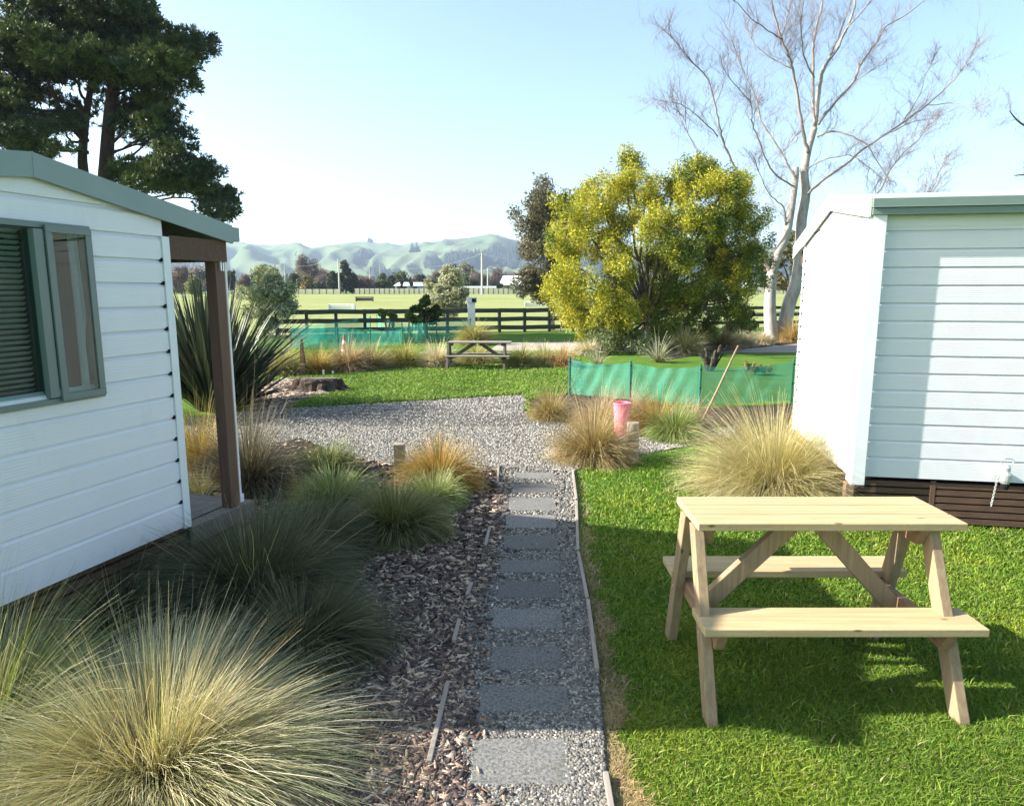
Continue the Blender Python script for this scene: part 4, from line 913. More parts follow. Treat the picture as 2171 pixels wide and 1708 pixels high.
# needle tufts: long thin faces gathered in small brushes
def tuft_cloud(name, clumps, ntuft, per, ln, pal, g, m, parent):
    w = np.array([c[2] for c in clumps], float); w /= w.sum(); ci = g.choice(len(clumps), ntuft, p=w); cen = np.array([tuple(c[0]) for c in clumps]); rad = np.array([c[1] for c in clumps])
    d = g.normal(0, 1, (ntuft, 3)); d /= np.linalg.norm(d, axis=1)[:, None]; rr = (.25+.75*g.uniform(0, 1, ntuft))**.5*(1+g.normal(0, .12, ntuft))
    C0 = cen[ci]+d*rad[ci]*rr[:, None]; ax = d*.6+np.array([0,0,.55])+g.normal(0, .35, (ntuft, 3)); ax /= np.linalg.norm(ax, axis=1)[:, None]
    P = np.repeat(C0, per, 0); A = np.repeat(ax, per, 0)+g.normal(0, .55, (ntuft*per, 3)); A /= np.linalg.norm(A, axis=1)[:, None]
    n = len(P); s_ = np.cross(A, g.normal(0, 1, (n, 3))); s_ /= np.linalg.norm(s_, axis=1)[:, None]; L_ = ln*g.uniform(.6, 1.25, (n, 1)); wd = .018*g.uniform(.7, 1.4, (n, 1))*(ln/.2)
    V = np.stack([P-s_*wd*.5, P+s_*wd*.5, P+A*L_+s_*wd, P+A*L_-s_*wd], 1).reshape(-1, 3)
    pi = np.array([c[3] for c in clumps])[ci]; pal = np.array(pal); C = pal[pi]*g.uniform(.6, 1.5, (ntuft, 1)); C = np.repeat(C, per*4, 0)
    org = np.array(rootloc(parent)[:]); return link(name, npmesh(name, V-org, np.arange(n*4).reshape(n, 4), np.clip(C, 0, .9)), m, parent)
tuft_cloud('foliage', clumps, 24000, 11, .185, [(.075,.10,.028),(.035,.058,.028)], g, M['needle'], pine)
# ---- yellow green tree
random.seed(11); g = np.random.default_rng(11)
YT = gp(1372, 742).y; yt = thing('wattle_tree', 'broad yellow green tree in front of the birch, centre right', 'tree', gx(1372, YT))
YC = [(1325,385,40,45),(1330,350,22,26),(1250,420,50,45),(1215,470,40,50),(1290,450,50,45),(1370,430,60,45),(1430,400,60,45),(1470,380,50,45),(1500,370,30,40),(1540,400,40,45),(1570,430,40,50),(1595,470,40,50),(1600,530,35,50),
 (1200,540,34,50),(1240,530,60,50),(1195,600,30,45),(1235,610,55,55),(1260,680,55,45),(1215,650,35,40),(1310,500,60,50),(1300,590,60,55),(1330,670,60,50),(1290,720,50,30),(1350,730,40,22),(1400,480,60,50),(1460,460,60,50),(1520,470,60,50),(1380,560,55,50),
 (1450,540,50,45),(1500,540,60,50),(1550,560,55,50),(1590,590,45,45),(1450,600,55,45),(1400,640,60,45),(1470,650,60,45),(1540,640,55,40),(1500,690,50,28),(1440,700,50,28),(1555,670,40,30),(1390,700,40,30),(1250,740,35,20),(1320,750,40,16),(1480,360,18,22),(1575,385,14,20)]
sT = YT/F/cp; clumps = []; br = MB(); tb = gx(1372, YT)
fork = at(1372, 690, YT)
mb = MB(); limb(mb, [tb-Z*.05, tb+Z*.3, fork], .22, .17, 10); mb.build('trunk', M['bark_mid'], yt, smooth=True)
for (x, y, rx, ry) in YC:
    edge = min(abs(x-1170), abs(x-1640), abs(y-330), 400)
    dy = random.uniform(-1.9, 1.4)*(.5+min(1, edge/150)*.7); c = at(x, y, YT+dy)
    st = at(1372+random.uniform(-4, 4), 690-random.uniform(0, 30), YT); mid = (st*.55+c*.45)+Vector((random.uniform(-.3,.3), random.uniform(-.3,.3), random.uniform(-.1,.4)))
    limb(br, smooth_path([st, mid, c], 5, .05), .07, .02, 5)
    for j in range(max(7, int(rx*ry/130))):
        q = at(x+random.gauss(0, .5)*rx, y+random.gauss(0, .5)*ry, YT+dy+random.uniform(-.7, .7)); r_ = random.uniform(.18, .37)
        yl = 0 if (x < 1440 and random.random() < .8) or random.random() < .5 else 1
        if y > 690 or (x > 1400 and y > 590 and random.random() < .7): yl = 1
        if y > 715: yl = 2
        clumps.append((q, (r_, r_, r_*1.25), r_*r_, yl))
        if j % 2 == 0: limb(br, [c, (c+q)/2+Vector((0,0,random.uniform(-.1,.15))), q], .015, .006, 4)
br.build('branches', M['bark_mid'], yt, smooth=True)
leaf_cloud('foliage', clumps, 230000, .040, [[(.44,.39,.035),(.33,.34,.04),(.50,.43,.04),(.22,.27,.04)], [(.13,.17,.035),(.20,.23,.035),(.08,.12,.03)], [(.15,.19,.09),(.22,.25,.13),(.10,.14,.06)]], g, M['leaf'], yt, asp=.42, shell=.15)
# ---- bare pale birch, limbs traced then twigs grown
random.seed(21)
YB = gp(1646, 724).y; bi = thing('birch_tree', 'tall bare pale barked tree with fine purple twigs, behind the right cabin roof', 'tree', gx(1645, YB))
def c6(p): return (1375.9+.3662*p[0], .3662*p[1])
def LL(pts, y0, y1): n = len(pts); return [at(p[0], p[1], YB+y0+(y1-y0)*i/(n-1)) for i, p in enumerate(pts)]
TR = []   # (points, r0, r1)
tA = [gx(1637, YB)]+LL([(1632,650),(1636,577)], 0, 0); TR.append((tA, .26, .18))
TR.append((LL([(1637,580),(1650,535),(1667,501),(1678,442),(1687,377),(1688,355)], 0, .1), .18, .09))
tB = [gx(1657, YB+.1)]+LL([(1672,648),(1687,604),(1696,545),(1699,471),(1708,412),(1705,366),(1713,319),(1727,271)], .1, .3); TR.append((tB, .27, .11))
TR.append((LL([(1727,271),(1737,183),(1746,146),(1775,102),(1808,29),(1815,-40)], .3, .6), .09, .03))
L6 = [([(925,885),(892,770),(860,560),(830,400),(815,340),(770,230),(720,60),(700,-80)], .10, .03, 0, -1),
 ([(960,720),(950,600),(950,330),(960,200),(1000,40),(1015,-90)], .09, .03, 0, .8),
 ([(980,720),(1070,600),(1180,480),(1220,380),(1300,270),(1380,150),(1500,80),(1620,-20)], .085, .02, .2, 2),
 ([(975,790),(1060,760),(1150,780),(1260,840),(1330,950),(1400,1050)], .06, .015, .2, -1.5),
 ([(920,1120),(1000,1050),(1150,940),(1260,850),(1400,760),(1500,690),(1620,600),(1760,470),(1830,370),(1900,260)], .085, .012, 0, -1),
 ([(1480,690),(1560,560),(1600,440),(1640,360)], .03, .008, -.3, .8), ([(1400,765),(1550,700),(1680,690)], .03, .008, -.3, -1.5), ([(1610,610),(1780,600),(1920,640)], .03, .008, -.5, -2),
 ([(905,1330),(1100,1250),(1320,1120),(1400,980),(1490,870),(1560,810),(1620,720)], .06, .012, .2, 2.2), ([(905,1340),(1250,1290),(1500,1220),(1620,1120),(1680,1000),(1710,920)], .05, .012, .1, 3),
 ([(850,1030),(800,950),(770,890),(700,780),(640,680),(620,560),(540,400),(490,260),(450,120)], .07, .012, 0, 1.5), ([(840,1080),(720,1000),(650,850),(600,720),(590,600),(560,560),(450,430),(400,300)], .05, .01, 0, -1.5),
 ([(790,1300),(780,1200),(690,1110),(600,900)], .05, .012, 0, -1), ([(620,1420),(560,1200),(510,1000),(440,850),(410,740),(380,600),(340,460),(250,360),(170,260),(60,150)], .08, .012, 0, -1.2),
 ([(400,790),(300,690),(190,610),(60,580)], .035, .008, -.6, -1.5), ([(770,890),(830,810),(890,750)], .03, .03, 0, 0), ([(770,230),(740,210),(620,130),(510,20),(450,-40)], .04, .01, -.6, -1.5),
 ([(920,980),(1000,930),(1150,900),(1250,950),(1380,1060)], .035, .008, .1, -1), ([(760,250),(800,100),(830,-40)], .04, .015, -.5, .2), ([(1090,290),(1150,160),(1260,40),(1330,-60)], .05, .015, .5, -.6),
 ([(1010,420),(1060,300),(1110,180),(1160,40),(1190,-60)], .05, .02, .3, 1.2), ([(960,450),(900,330),(880,150),(900,-40)], .05, .015, 0, -1.3), ([(830,400),(700,330),(600,240),(560,120)], .03, .01, -.4, .6),
 ([(270,860),(220,760),(200,680),(110,600)], .02, .006, -.6, -1), ([(1180,480),(1300,400),(1400,300)], .02, .006, .8, .2), ([(300,900),(180,700),(100,640)], .02, .006, .5, 1)]
TR.append((LL([(1636,577),(1618,548),(1602,521)], 0, 0), .12, .09))
for pts, r0, r1, a, b in L6: TR.append((LL([c6(p) for p in pts], a, b), r0*.66, r1*.75))
mb = MB(); mb2 = MB()
for i, (pts, r0, r1) in enumerate(TR):
    sp_ = smooth_path(pts, 5, .02 if i > 2 else .0); k = len(sp_); m_ = mb if i < 4 else mb2
    m_.tube(sp_, [r0+(r1-r0)*(j/(k-1)) for j in range(k)], 10 if i < 4 else 6)
tr_ = mb.build('trunk', M['bark_pale'], bi, smooth=True); mb2.build('limbs', M['bark_limb'], bi, smooth=True)
def twigs(TR, parent, n_per_m, name='twigs', m=None, L1=1.5, seed=3, droop=.25, start=4):
    rg = random.Random(seed); V = []; Fq = []
    def add(pts, r0):
        b = len(V); k = len(pts)
        for i, p_ in enumerate(pts):
            r_ = r0*(1-.75*i/(k-1)); 
            for a in (0, 2.09, 4.19): V.append((p_.x+r_*math.cos(a), p_.y+r_*math.sin(a)*.8, p_.z+r_*math.sin(a)*.5))
        for i in range(k-1):
            for j in range(3): Fq.append((b+3*i+j, b+3*i+(j+1) % 3, b+3*i+3+(j+1) % 3, b+3*i+3+j))
    def grow(p_, d, L_, r_, depth):
        pts = [p_]; q = p_.copy(); n_ = 5
        for i in range(n_):
            d = (d+Vector((rg.gauss(0,.16), rg.gauss(0,.16), rg.gauss(0,.13)-droop*.12*(depth > 1)))).normalized(); q = q+d*(L_/n_); pts.append(q.copy())
        add(pts, r_)
        if depth < 3:
            for i in range(1, n_+1):
                for _ in range(2 if depth == 1 else 1):
                    if rg.random() < (.85 if depth == 1 else .75):
                        dd = (d+Vector((rg.gauss(0,.75), rg.gauss(0,.75), rg.gauss(0,.55)+.1))).normalized(); grow(pts[i], dd, L_*rg.uniform(.35,.7), r_*.55, depth+1)
    for (pts, r0, r1) in TR[start:]:
        sp_ = smooth_path(pts, 4); tot = sum((sp_[i+1]-sp_[i]).length for i in range(len(sp_)-1)); n_ = int(tot*n_per_m)
        for _ in range(n_):
            t = rg.random()**.7; i = min(int(t*(len(sp_)-1)), len(sp_)-2); p_ = sp_[i].lerp(sp_[i+1], rg.random()); ax = (sp_[i+1]-sp_[i]).normalized()
            d = (ax*.7+Vector((rg.gauss(0,.6), rg.gauss(0,.6), rg.gauss(.15,.5)))).normalized(); grow(p_, d, L1*rg.uniform(.4,1.0)*(1-.3*t), .011, 1)
    org = rootloc(parent); Vn = np.array(V)-np.array(org[:]); return link(name, npmesh(name, Vn, np.array(Fq), None), m or M['bark_twig'], parent)
twigs(TR, bi, 7.5, L1=1.45)
# second bare tree, mostly outside the frame on the right
random.seed(31); YB2 = 24; b2 = thing('birch_tree', 'bare tree whose twigs reach in at the right photo edge above the cabin roof', 'tree', gx(2420, YB2))
T2 = [([gx(2420, YB2), at(2430, 500, YB2), at(2440, 300, YB2), at(2430, 100, YB2)], .25, .08)]*4
for pts in ([(2430,520),(2330,420),(2230,300),(2165,262),(2140,235)], [(2435,480),(2300,420),(2200,375),(2150,372)], [(2440,300),(2340,200),(2250,120),(2200,60)]): T2.append(([at(x, y, YB2+random.uniform(-.5,.5)) for x, y in pts], .09, .012))
mb = MB()
for i, (pts, r0, r1) in enumerate(T2[3:]):
    sp_ = smooth_path(pts, 5); k = len(sp_); mb.tube(sp_, [r0+(r1-r0)*(j/(k-1)) for j in range(k)], 8)
mb.build('trunk', M['bark_mid'], b2, smooth=True); twigs(T2, b2, 3.5, L1=1.3, seed=8)
# ---- small trees and shrubs
def tree(name, label, cat, x, Y, clumps_px, n, size, pal, trunk=None, bark='bark_mid', asp=.45, shell=.2, seed=1, m='leaf', group=None, base_x=None, sub=5, tr=.1, rfac=.42):
    random.seed(seed); g = np.random.default_rng(seed); bx = base_x if base_x is not None else x; root = thing(name, label, cat, gx(bx, Y), group); cl = []; br = MB(); b0 = gx(bx, Y); pm = Y/F/cp
    for (cx, cy, rx, ry) in clumps_px:
        c = at(cx, cy, Y+random.uniform(-.5, .5)*rx*pm)
        if trunk: limb(br, smooth_path([b0+Z*(random.uniform(.3, .6)*trunk), (b0+Z*trunk+c)/2, c], 4), tr*.5, tr*.12, 5)
        for j in range(sub):
            q = at(cx+random.gauss(0,.45)*rx, cy+random.gauss(0,.45)*ry, c.y+random.gauss(0,.45)*rx*pm); r_ = random.uniform(rfac*.6, rfac*1.2)*(rx+ry)/2*pm
            cl.append((q, (r_, r_, r_*1.05), r_**1.8, random.randrange(len(pal))))
    mb = MB(); limb(mb, [b0-Z*.05, b0+Z*(trunk or .4)*.5+Vector((.02,0,0)), b0+Z*(trunk or .4)], tr, tr*.7, 8); mb.build('trunk', M[bark], root, smooth=True)
    if trunk: br.build('branches', M[bark], root, smooth=True)
    leaf_cloud('foliage', cl, n, size, pal, g, M[m], root, asp=asp, shell=shell); return root
YG = gp(1168, 700).y
tree('gum_tree', 'slim grey green gum tree with a pale trunk left of the yellow tree', 'tree', 1168, YG, [(1150,420,35,28),(1130,460,36,34),(1165,450,40,40),(1120,520,30,40),(1155,520,38,40),(1115,580,24,34),(1150,580,38,36),(1180,560,30,50),(1195,430,28,35),(1140,625,28,16),(1210,480,20,50)], 26000, .085, [[(.16,.13,.085),(.20,.19,.13),(.09,.09,.06)], [(.17,.14,.10),(.11,.12,.075)]], trunk=2.3, bark='bark_gum', seed=3, tr=.2, asp=.35, rfac=.6, sub=7)
YO = gp(560, 712).y
tree('olive_tree', 'silver leaved small tree left of the rail fence, beside the flax', 'tree', 568, YO, [(568,590,34,26),(545,625,28,30),(590,620,30,28),(570,650,36,26),(540,660,22,20),(600,655,26,16),(612,640,18,14),(560,690,26,16)], 15000, .075, [[(.50,.52,.38),(.30,.32,.22),(.22,.25,.15)], [(.26,.29,.17),(.46,.47,.36)]], trunk=1.2, seed=4, tr=.08, base_x=560, asp=.4, shell=.2, rfac=.62, sub=8, group='silver leaved trees')
tree('olive_tree', 'silver leaved small tree behind the dark shrubs, left of the white service post', 'tree', 948, gp(948,697).y, [(935,600,28,24),(960,592,24,24),(920,620,18,16),(970,620,18,16),(945,630,30,20),(950,655,26,14),(970,655,14,12)], 9000, .085, [[(.50,.50,.38),(.32,.32,.24),(.25,.27,.17)], [(.28,.30,.18),(.48,.47,.38)]], trunk=1.3, seed=5, tr=.07, asp=.4, shell=.3, rfac=.6, sub=7, group='silver leaved trees')
YS = 27.0
tree('evergreen_shrub', 'dark round evergreen shrub inside the far green net', 'shrub', 902, YS, [(905,640,22,18),(890,655,22,16),(918,660,20,18),(900,680,26,14)], 3200, .085, [[(.05,.08,.02),(.09,.13,.03),(.03,.05,.02)]], trunk=.6, seed=6, group='evergreen shrubs in the far net')
tree('evergreen_shrub', 'small dark shrub behind the net, leftmost of the far evergreen shrubs', 'shrub', 821, YS, [(815,667,16,12),(832,670,14,12)], 1500, .075, [[(.09,.12,.03),(.05,.08,.02),(.20,.20,.10)]], trunk=.3, seed=7, group='evergreen shrubs in the far net')
tree('evergreen_shrub', 'lighter green low shrub between the two darker shrubs behind the net', 'shrub', 867, YS-.5, [(868,670,18,10),(880,680,14,10)], 1500, .075, [[(.13,.17,.04),(.08,.12,.03)]], trunk=.3, seed=8, group='evergreen shrubs in the far net')
tree('dark_shrub', 'very dark rounded shrub behind the right side of the yellow tree', 'shrub', 1583, 31, [(1575,680,22,20),(1592,665,16,16),(1555,690,20,14),(1600,690,10,10)], 3000, .08, [[(.022,.022,.022),(.03,.025,.03)]], trunk=.4, seed=9)
tree('broadleaf_tree', 'brown green bushy tree behind the birch trunks, beyond the paddock edge', 'tree', 1675, 62, [(1660,560,30,36),(1690,530,26,34),(1640,590,24,22),(1700,580,24,30),(1665,600,40,14),(1620,560,18,26),(1720,545,20,40)], 9000, .17, [[(.16,.15,.07),(.10,.11,.05),(.22,.19,.10)]], trunk=2.2, seed=10, tr=.3)
tree('broadleaf_tree', 'dark tree filling the gap behind the lower right of the yellow tree', 'tree', 1560, 60, [(1540,590,36,20),(1580,575,30,26),(1510,585,30,20)], 4500, .17, [[(.06,.075,.035),(.10,.10,.05)]], trunk=1.6, seed=12, tr=.25)
tree('low_shrub', 'low brownish shrub behind the right end of the near green net', 'shrub', 1600, 15.6, [(1590,780,22,10),(1620,783,20,9)], 1600, .04, [[(.28,.25,.11),(.20,.20,.09),(.36,.30,.17)]], trunk=.12, seed=13, tr=.02)
# trees just outside the frame on the left: they shade the drive, lawn edge and path
def offtree(X, Y, Hh, rr, n, label, bare=False, seed=1, size=.09):
    random.seed(seed); g = np.random.default_rng(seed); root = thing('shade_tree', label, 'tree', (X, Y, 0), 'trees outside the left edge'); mb = MB(); b0 = Vector((X, Y, 0))
    limb(mb, [b0, b0+Z*Hh*.4, b0+Z*Hh*.8], .13, .05, 8); mb.build('trunk', M['bark_mid'], root); cl = []; TRs = [([b0, b0+Z*Hh*.8], .1, .05)]; br = MB()
    for i in range(16):
        a = random.uniform(0, 6.28); el = random.uniform(.1, 1.2); L_ = rr*random.uniform(.6, 1.1); s0 = b0+Z*Hh*random.uniform(.3, .75); e_ = s0+Vector((math.cos(a)*math.cos(el), math.sin(a)*math.cos(el), math.sin(el)))*L_
        pts = [s0, (s0+e_)/2+Vector((0,0,-.1)), e_]; limb(br, smooth_path(pts, 4, .03), .035, .01, 5); TRs.append((pts, .03, .01)); r_ = random.uniform(.3, .6)
        cl.append((e_, (r_, r_, r_*.8), r_*r_, 0))
    br.build('branches', M['bark_mid'], root)
    if bare: twigs(TRs, root, 3, L1=.8, seed=seed, start=1)
    else: leaf_cloud('foliage', cl, n, size, [[(.08,.11,.03),(.05,.08,.02)]], g, M['leaf'], root, shell=.3)
offtree(-7.6, 6.2, 4.6, 1.3, 0, 'bare garden tree just outside the left photo edge beyond the left cabin', True, 3)
offtree(-12.5, 8.9, 5.2, 1.5, 7000, 'leafy garden tree outside the left photo edge, shading the drive edge', False, 4)
offtree(-13.5, 10.6, 5.2, 1.4, 5000, 'leafy garden tree outside the left photo edge, shading the lawn edge', False, 5)
# ---- flax
def flax(label, x, y, n, Hh, spread, seed):
    g = np.random.default_rng(seed); p = gp(x, y); V = []; Fq = []; C = []; sg = 9
    for i in range(n):
        a = g.uniform(0, 2*np.pi); el = math.radians(90-spread*g.uniform(0, 1)**.85); L_ = Hh*g.uniform(.6, 1.12); w = g.uniform(.018, .032); bend = g.uniform(.0, .55)*(math.cos(el)+.1); tw = g.uniform(-.8, .8)
        r0 = .22*math.sqrt(g.uniform(0, 1)); q = np.array([r0*math.cos(a), r0*math.sin(a), 0.0]); col = np.array([(.032,.045,.028),(.045,.058,.032),(.025,.038,.028),(.10,.11,.07)][g.integers(0, 4)])*g.uniform(.7, 1.3)
        b = len(V); snap = g.uniform(0, 1) < .12
        for k in range(sg+1):
            t = k/sg; th = el-bend*t**2-(1.6*max(0, t-.65) if snap else 0); dv = np.array([math.cos(th)*math.cos(a), math.cos(th)*math.sin(a), math.sin(th)])
            sd = np.array([-math.sin(a)*math.cos(tw), math.cos(a)*math.cos(tw), math.sin(tw)]); up = np.cross(dv, sd); ww = w*(min(1, .55+t*2)*(1-t**3.0)+.04)
            V += [q-sd*ww+up*ww*.35, q, q+sd*ww+up*ww*.35]; C += [col]*3
            q = q+dv*L_/sg; q[2] = max(q[2], .02)
        for k in range(sg):
            c = b+3*k; Fq += [(c, c+1, c+4, c+3), (c+1, c+2, c+5, c+4)]
    o = link('flax_plant', npmesh('flax_plant', V, Fq, np.array(C)), M['flax'], None, p); tag(o, label, 'flax plant')
flax('large dark flax with sword shaped leaves behind the porch post', 450, 868, 560, 2.05, 52, 4)
flax('smaller flax clump at the right foot of the large one, leaves leaning right', 500, 858, 150, 1.2, 78, 6)
# spiky grey plant at the foot of the yellow tree
me = tussock_mesh('spiky_plant', .5, .8, 160, [(.25,.25,.15),(.36,.35,.26),(.26,.26,.18)], .012, 4, seed=77, spread=50); o = link('spiky_plant', me, M['blade'], None, gp(1395, 768)); tag(o, 'spiky grey green plant between the yellow tree trunk and the green net', 'plant')
me = tussock_mesh('wispy_plant', .35, .8, 120, [(.4,.36,.25),(.52,.48,.36),(.3,.28,.16)], .006, 4, seed=78, spread=45); o = link('wispy_plant', me, M['blade'], None, gp(1268, 775)); tag(o, 'wispy straw stalks behind the left part of the near green net', 'plant')
# ---- stump, driftwood, stake, cone, service post
def noisy_lathe(name, prof, p, n, m, amp, seed, parent=None):
    rg = random.Random(seed); mb = MB(); base = len(mb.v); ph = [rg.uniform(0, 6.28) for _ in range(4)]
    for i, (r_, z) in enumerate(prof):
        for j in range(n):
            a = 2*math.pi*j/n; k = 1+amp*(math.sin(3*a+ph[0])+.6*math.sin(7*a+ph[1])+.4*math.sin(13*a+ph[2]))*.5; mb.v.append(p+Vector((r_*k*math.cos(a), r_*k*math.sin(a)*.75, z+(.03*math.sin(5*a+ph[3]) if z > .1 else 0))))
    for i in range(len(prof)-1):
        for j in range(n): mb.f.append([i*n+j, i*n+(j+1) % n, (i+1)*n+(j+1) % n, (i+1)*n+j])
    mb.f.append([(len(prof)-1)*n+j for j in range(n)]); return mb.build(name, m, parent, p)
M['stump'] = mat('old_stump_bark', (.05,.038,.032), .95, .1, noise=(9, (.15,.12,.10), .45, .75, (1,1,.3)), bump=(14, .9, .06))
M['cut'] = mat('cut_wood', (.30,.25,.20), .9, .1, noise=(12, (.12,.09,.07), .4, .7))
sp0 = gp(672, 829)
stp = thing('tree_stump', 'low wide dark old tree stump on the far lawn edge beside the flax', 'stump', sp0)
noisy_lathe('stump_body', [(.56,0),(.44,.08),(.38,.18),(.36,.27),(.34,.30)], sp0+Vector((0,0,0)), 40, M['stump'], .28, 4, stp)
stp.children[0].location = (0,0,0); stp.scale = (1.15, 1, .78)
for v_, s0 in ((Vector((.5,-.1,.0)), 1), (Vector((-.55,.1,0)), 2), (Vector((.2,-.4,0)), 3)):
    mb = MB(); limb(mb, smooth_path([sp0+v_*.35+Z*.2, sp0+v_*.8+Z*.1, sp0+v_*1.25+Z*.0], 3, .02), .10, .03, 7); mb.build('root', M['stump'], stp)
mb = MB(); mb.beam(sp0+Vector((-.25,-.05,.31)), sp0+Vector((.33,-.02,.32)), .10, .03, Vector((0,1,0))); mb.build('cut_face', M['cut'], stp)
mb = MB(); mb.beam(sp0+Vector((.15,-.42,.06)), sp0+Vector((.38,-.52,.02)), .05, .04, Z); o = mb.build('wood_chunk', M['edging'], None, sp0+Vector((.2,-.45,0))); tag(o, 'pale split wood chunk lying before the old stump', 'wood chunk')
dp = gp(1503, 786); dw = thing('driftwood_stump', 'upturned weathered root behind the near green net', 'stump', dp)
mb = MB(); rg = random.Random(2)
for e_ in ((-.25,0,.42),(.15,0,.5),(.3,.1,.62),(-.1,.1,.55),(.05,-.1,.3)):
    limb(mb, smooth_path([dp, dp+Vector(e_)*.5+Vector((.04,0,.02)), dp+Vector(e_)], 4, .02), .09, .03, 7)
mb.build('root_mass', M['stump'], dw)
mb = MB(); mb.tube([dp+Vector((.12,0,.05)), dp+Vector((.42,0,.62))], .018, 6); mb.build('stick', M['dark'], dw)
skp = gp(643, 797); mb = MB(); M['rust'] = mat('weathered_reddish_stake', (.20,.115,.075), .9, .1, noise=(7, (.07,.045,.035), .4, .7, (1,1,.4)))
w0 = .075; mb.hexa([skp+Vector(v) for v in ((-w0,-w0,0),(w0,-w0,0),(w0,w0,0),(-w0,w0,0),(-.02,-.02,.86),(.02,-.02,.86),(.02,.02,.86),(-.02,.02,.86))]); tag(mb.build('wooden_stake', M['rust'], None, skp, bevel=.004), 'tall pointed brown wooden stake in front of the far net pen', 'stake')
cpn = gp(731, 768); cn = thing('traffic_cone', 'faded red and white traffic cone behind the pink brown tussock', 'traffic cone', cpn); M['red'] = mat('faded_red_plastic', (.55,.12,.07), .6, .3)
def seg(z0, z1, nm, m):
    r = lambda z: .13-.11*z/.72; mb = MB(); mb.lathe([(r(z0), z0), (r(z1), z1)], 14, cpn); mb.build(nm, m, cn, smooth=False)
seg(.03, .22, 'cone_body', M['red']); seg(.221, .36, 'white_band', M['cream_white']); seg(.361, .50, 'cone_body', M['red']); seg(.501, .60, 'white_band', M['cream_white']); seg(.601, .74, 'cone_tip', M['red'])
mb = MB(); mb.box(cpn+Z*.018, (.34,.34,.036)); mb.build('base', M['red'], cn, bevel=.01)
for i, (x, y, hh) in enumerate(((686,797,.14),(706,795,.10))):
    p_ = gp(x, y); mb = MB(); mb.b2((p_.x-.02,p_.y-.02,0),(p_.x+.02,p_.y+.02,hh)); tag(mb.build('marker_peg', M['cream_white'], None, p_, bevel=.003), ['small white peg on the lawn behind the old stump, the taller of two', 'small white peg on the lawn behind the old stump, the shorter of two'][i], 'peg', 'white pegs')
sv = gx(1000, 31.0); so = thing('service_post', 'white power service post with a dark side in front of the far rail fence', 'service post', sv); mb = MB(); mb.b2((sv.x-.16, sv.y-.12, 0), (sv.x+.16, sv.y+.12, 1.40)); mb.build('column', M['cream_white'], so, bevel=.01)
mb = MB(); mb.b2((sv.x-.21, sv.y-.17, 1.405), (sv.x+.24, sv.y+.17, 1.66)); hd = mb.build('head', M['cream_white'], so, bevel=.02)
mb = MB(); mb.b2((sv.x+.03, sv.y-.18, 1.43), (sv.x+.22, sv.y-.172, 1.60)); mb.build('dark_plate', M['dark'], hd)  # thin dark plate on the right of the head's front
lp = gp(1187, 704); mb = MB(); mb.beam(lp, lp+Vector((.14,0,.75)), .07, .05, Vector((0,1,0))); tag(mb.build('leaning_stake', M['pine_z'], None, lp), 'short pale leaning stake right of the gum tree trunk', 'stake')
# ---- paddock things
def jump(label, x, y, w, h, m, Y):
    p_ = gx(x, Y); o = thing('horse_jump', label, 'horse jump', p_, 'horse jumps on the paddock'); mb = MB()
    mb.b2((p_.x-w/2, Y-.04, p_.z+.08), (p_.x+w/2, Y+.04, p_.z+h)); mb.build('panel', m, o, bevel=.01)
    for s_ in (-1, 1):
        mb = MB(); mb.b2((p_.x+s_*(w/2+.05)-.05, Y-.3, p_.z), (p_.x+s_*(w/2+.05)+.05, Y+.3, p_.z+h+.15)); mb.build('wing', M['cream_white'] if m is not M['oldw'] else M['grey_wood'], o)
    mb = MB(); mb.tube([(p_.x-w/2, Y-.1, p_.z+h+.1), (p_.x+w/2, Y-.1, p_.z+h+.1)], .05, 8); mb.build('pole', m, o)
jump('white horse jump on the paddock, nearer than the dark one', 725, 645, 2.4, .45, M['cream_white'], 66)
jump('dark slatted horse jump on the paddock beyond the white one', 773, 629, 2.2, .50, M['oldw'], 95)
jump('long white jump rail on the right of the paddock, left of the gum trunk', 1135, 636, 2.2, .4, M['cream_white'], 76)
# ------------------------------------------------------------------ houses beyond the paddock
M['hwall'] = mat('cream_house_wall', (.66,.66,.68), .7, .2); M['hroof'] = mat('light_metal_roof', (.72,.72,.72), .5, .3); M['groof'] = mat('pale_green_shed_roof', (.48,.62,.52), .6, .3); M['hblue'] = mat('bluish_house_wall', (.42,.50,.68), .7, .2)
M['hwin'] = mat('dark_house_window', (.04,.05,.06), .2, .5)
def house(label, x0, x1, Y, wallh, roofh, wm, rm, nwin=3, name='house', depth=8):
    a, b = gx(x0, Y), gx(x1, Y); z0 = hz(Y); o = thing(name, label, 'house' if name == 'house' else 'shed', (a.x, Y, z0)); mb = MB(); mb.b2((a.x, Y, z0), (b.x, Y+depth, z0+wallh)); mb.build('wall', wm, o)
    r0 = z0+wallh+.01; mb = MB(); e_ = .5; mb.add([(a.x-e_,Y-e_,r0),(b.x+e_,Y-e_,r0),(b.x+e_,Y+depth+e_,r0),(a.x-e_,Y+depth+e_,r0),(a.x+.5,Y+depth/2,r0+roofh),(b.x-.5,Y+depth/2,r0+roofh)], [(3,2,1,0),(0,1,5,4),(2,3,4,5),(1,2,5),(3,0,4)]); mb.build('roof', rm, o)
    for i in range(nwin):
        xx = a.x+(b.x-a.x)*(i+.6)/(nwin+.2); mb = MB(); mb.b2((xx-.6, Y-.06, z0+1.0), (xx+.6, Y-.02, z0+2.1)); mb.build('window', M['hwin'], o)
    return o
house('low white house behind the cream fence, centre of the far treeline', 838, 866, 205, 2.3, 1.1, M['hwall'], M['hroof'], 2)
house('small bluish house with a pale roof right of the low white house', 866, 895, 214, 2.4, 1.1, M['hblue'], M['hroof'], 1)
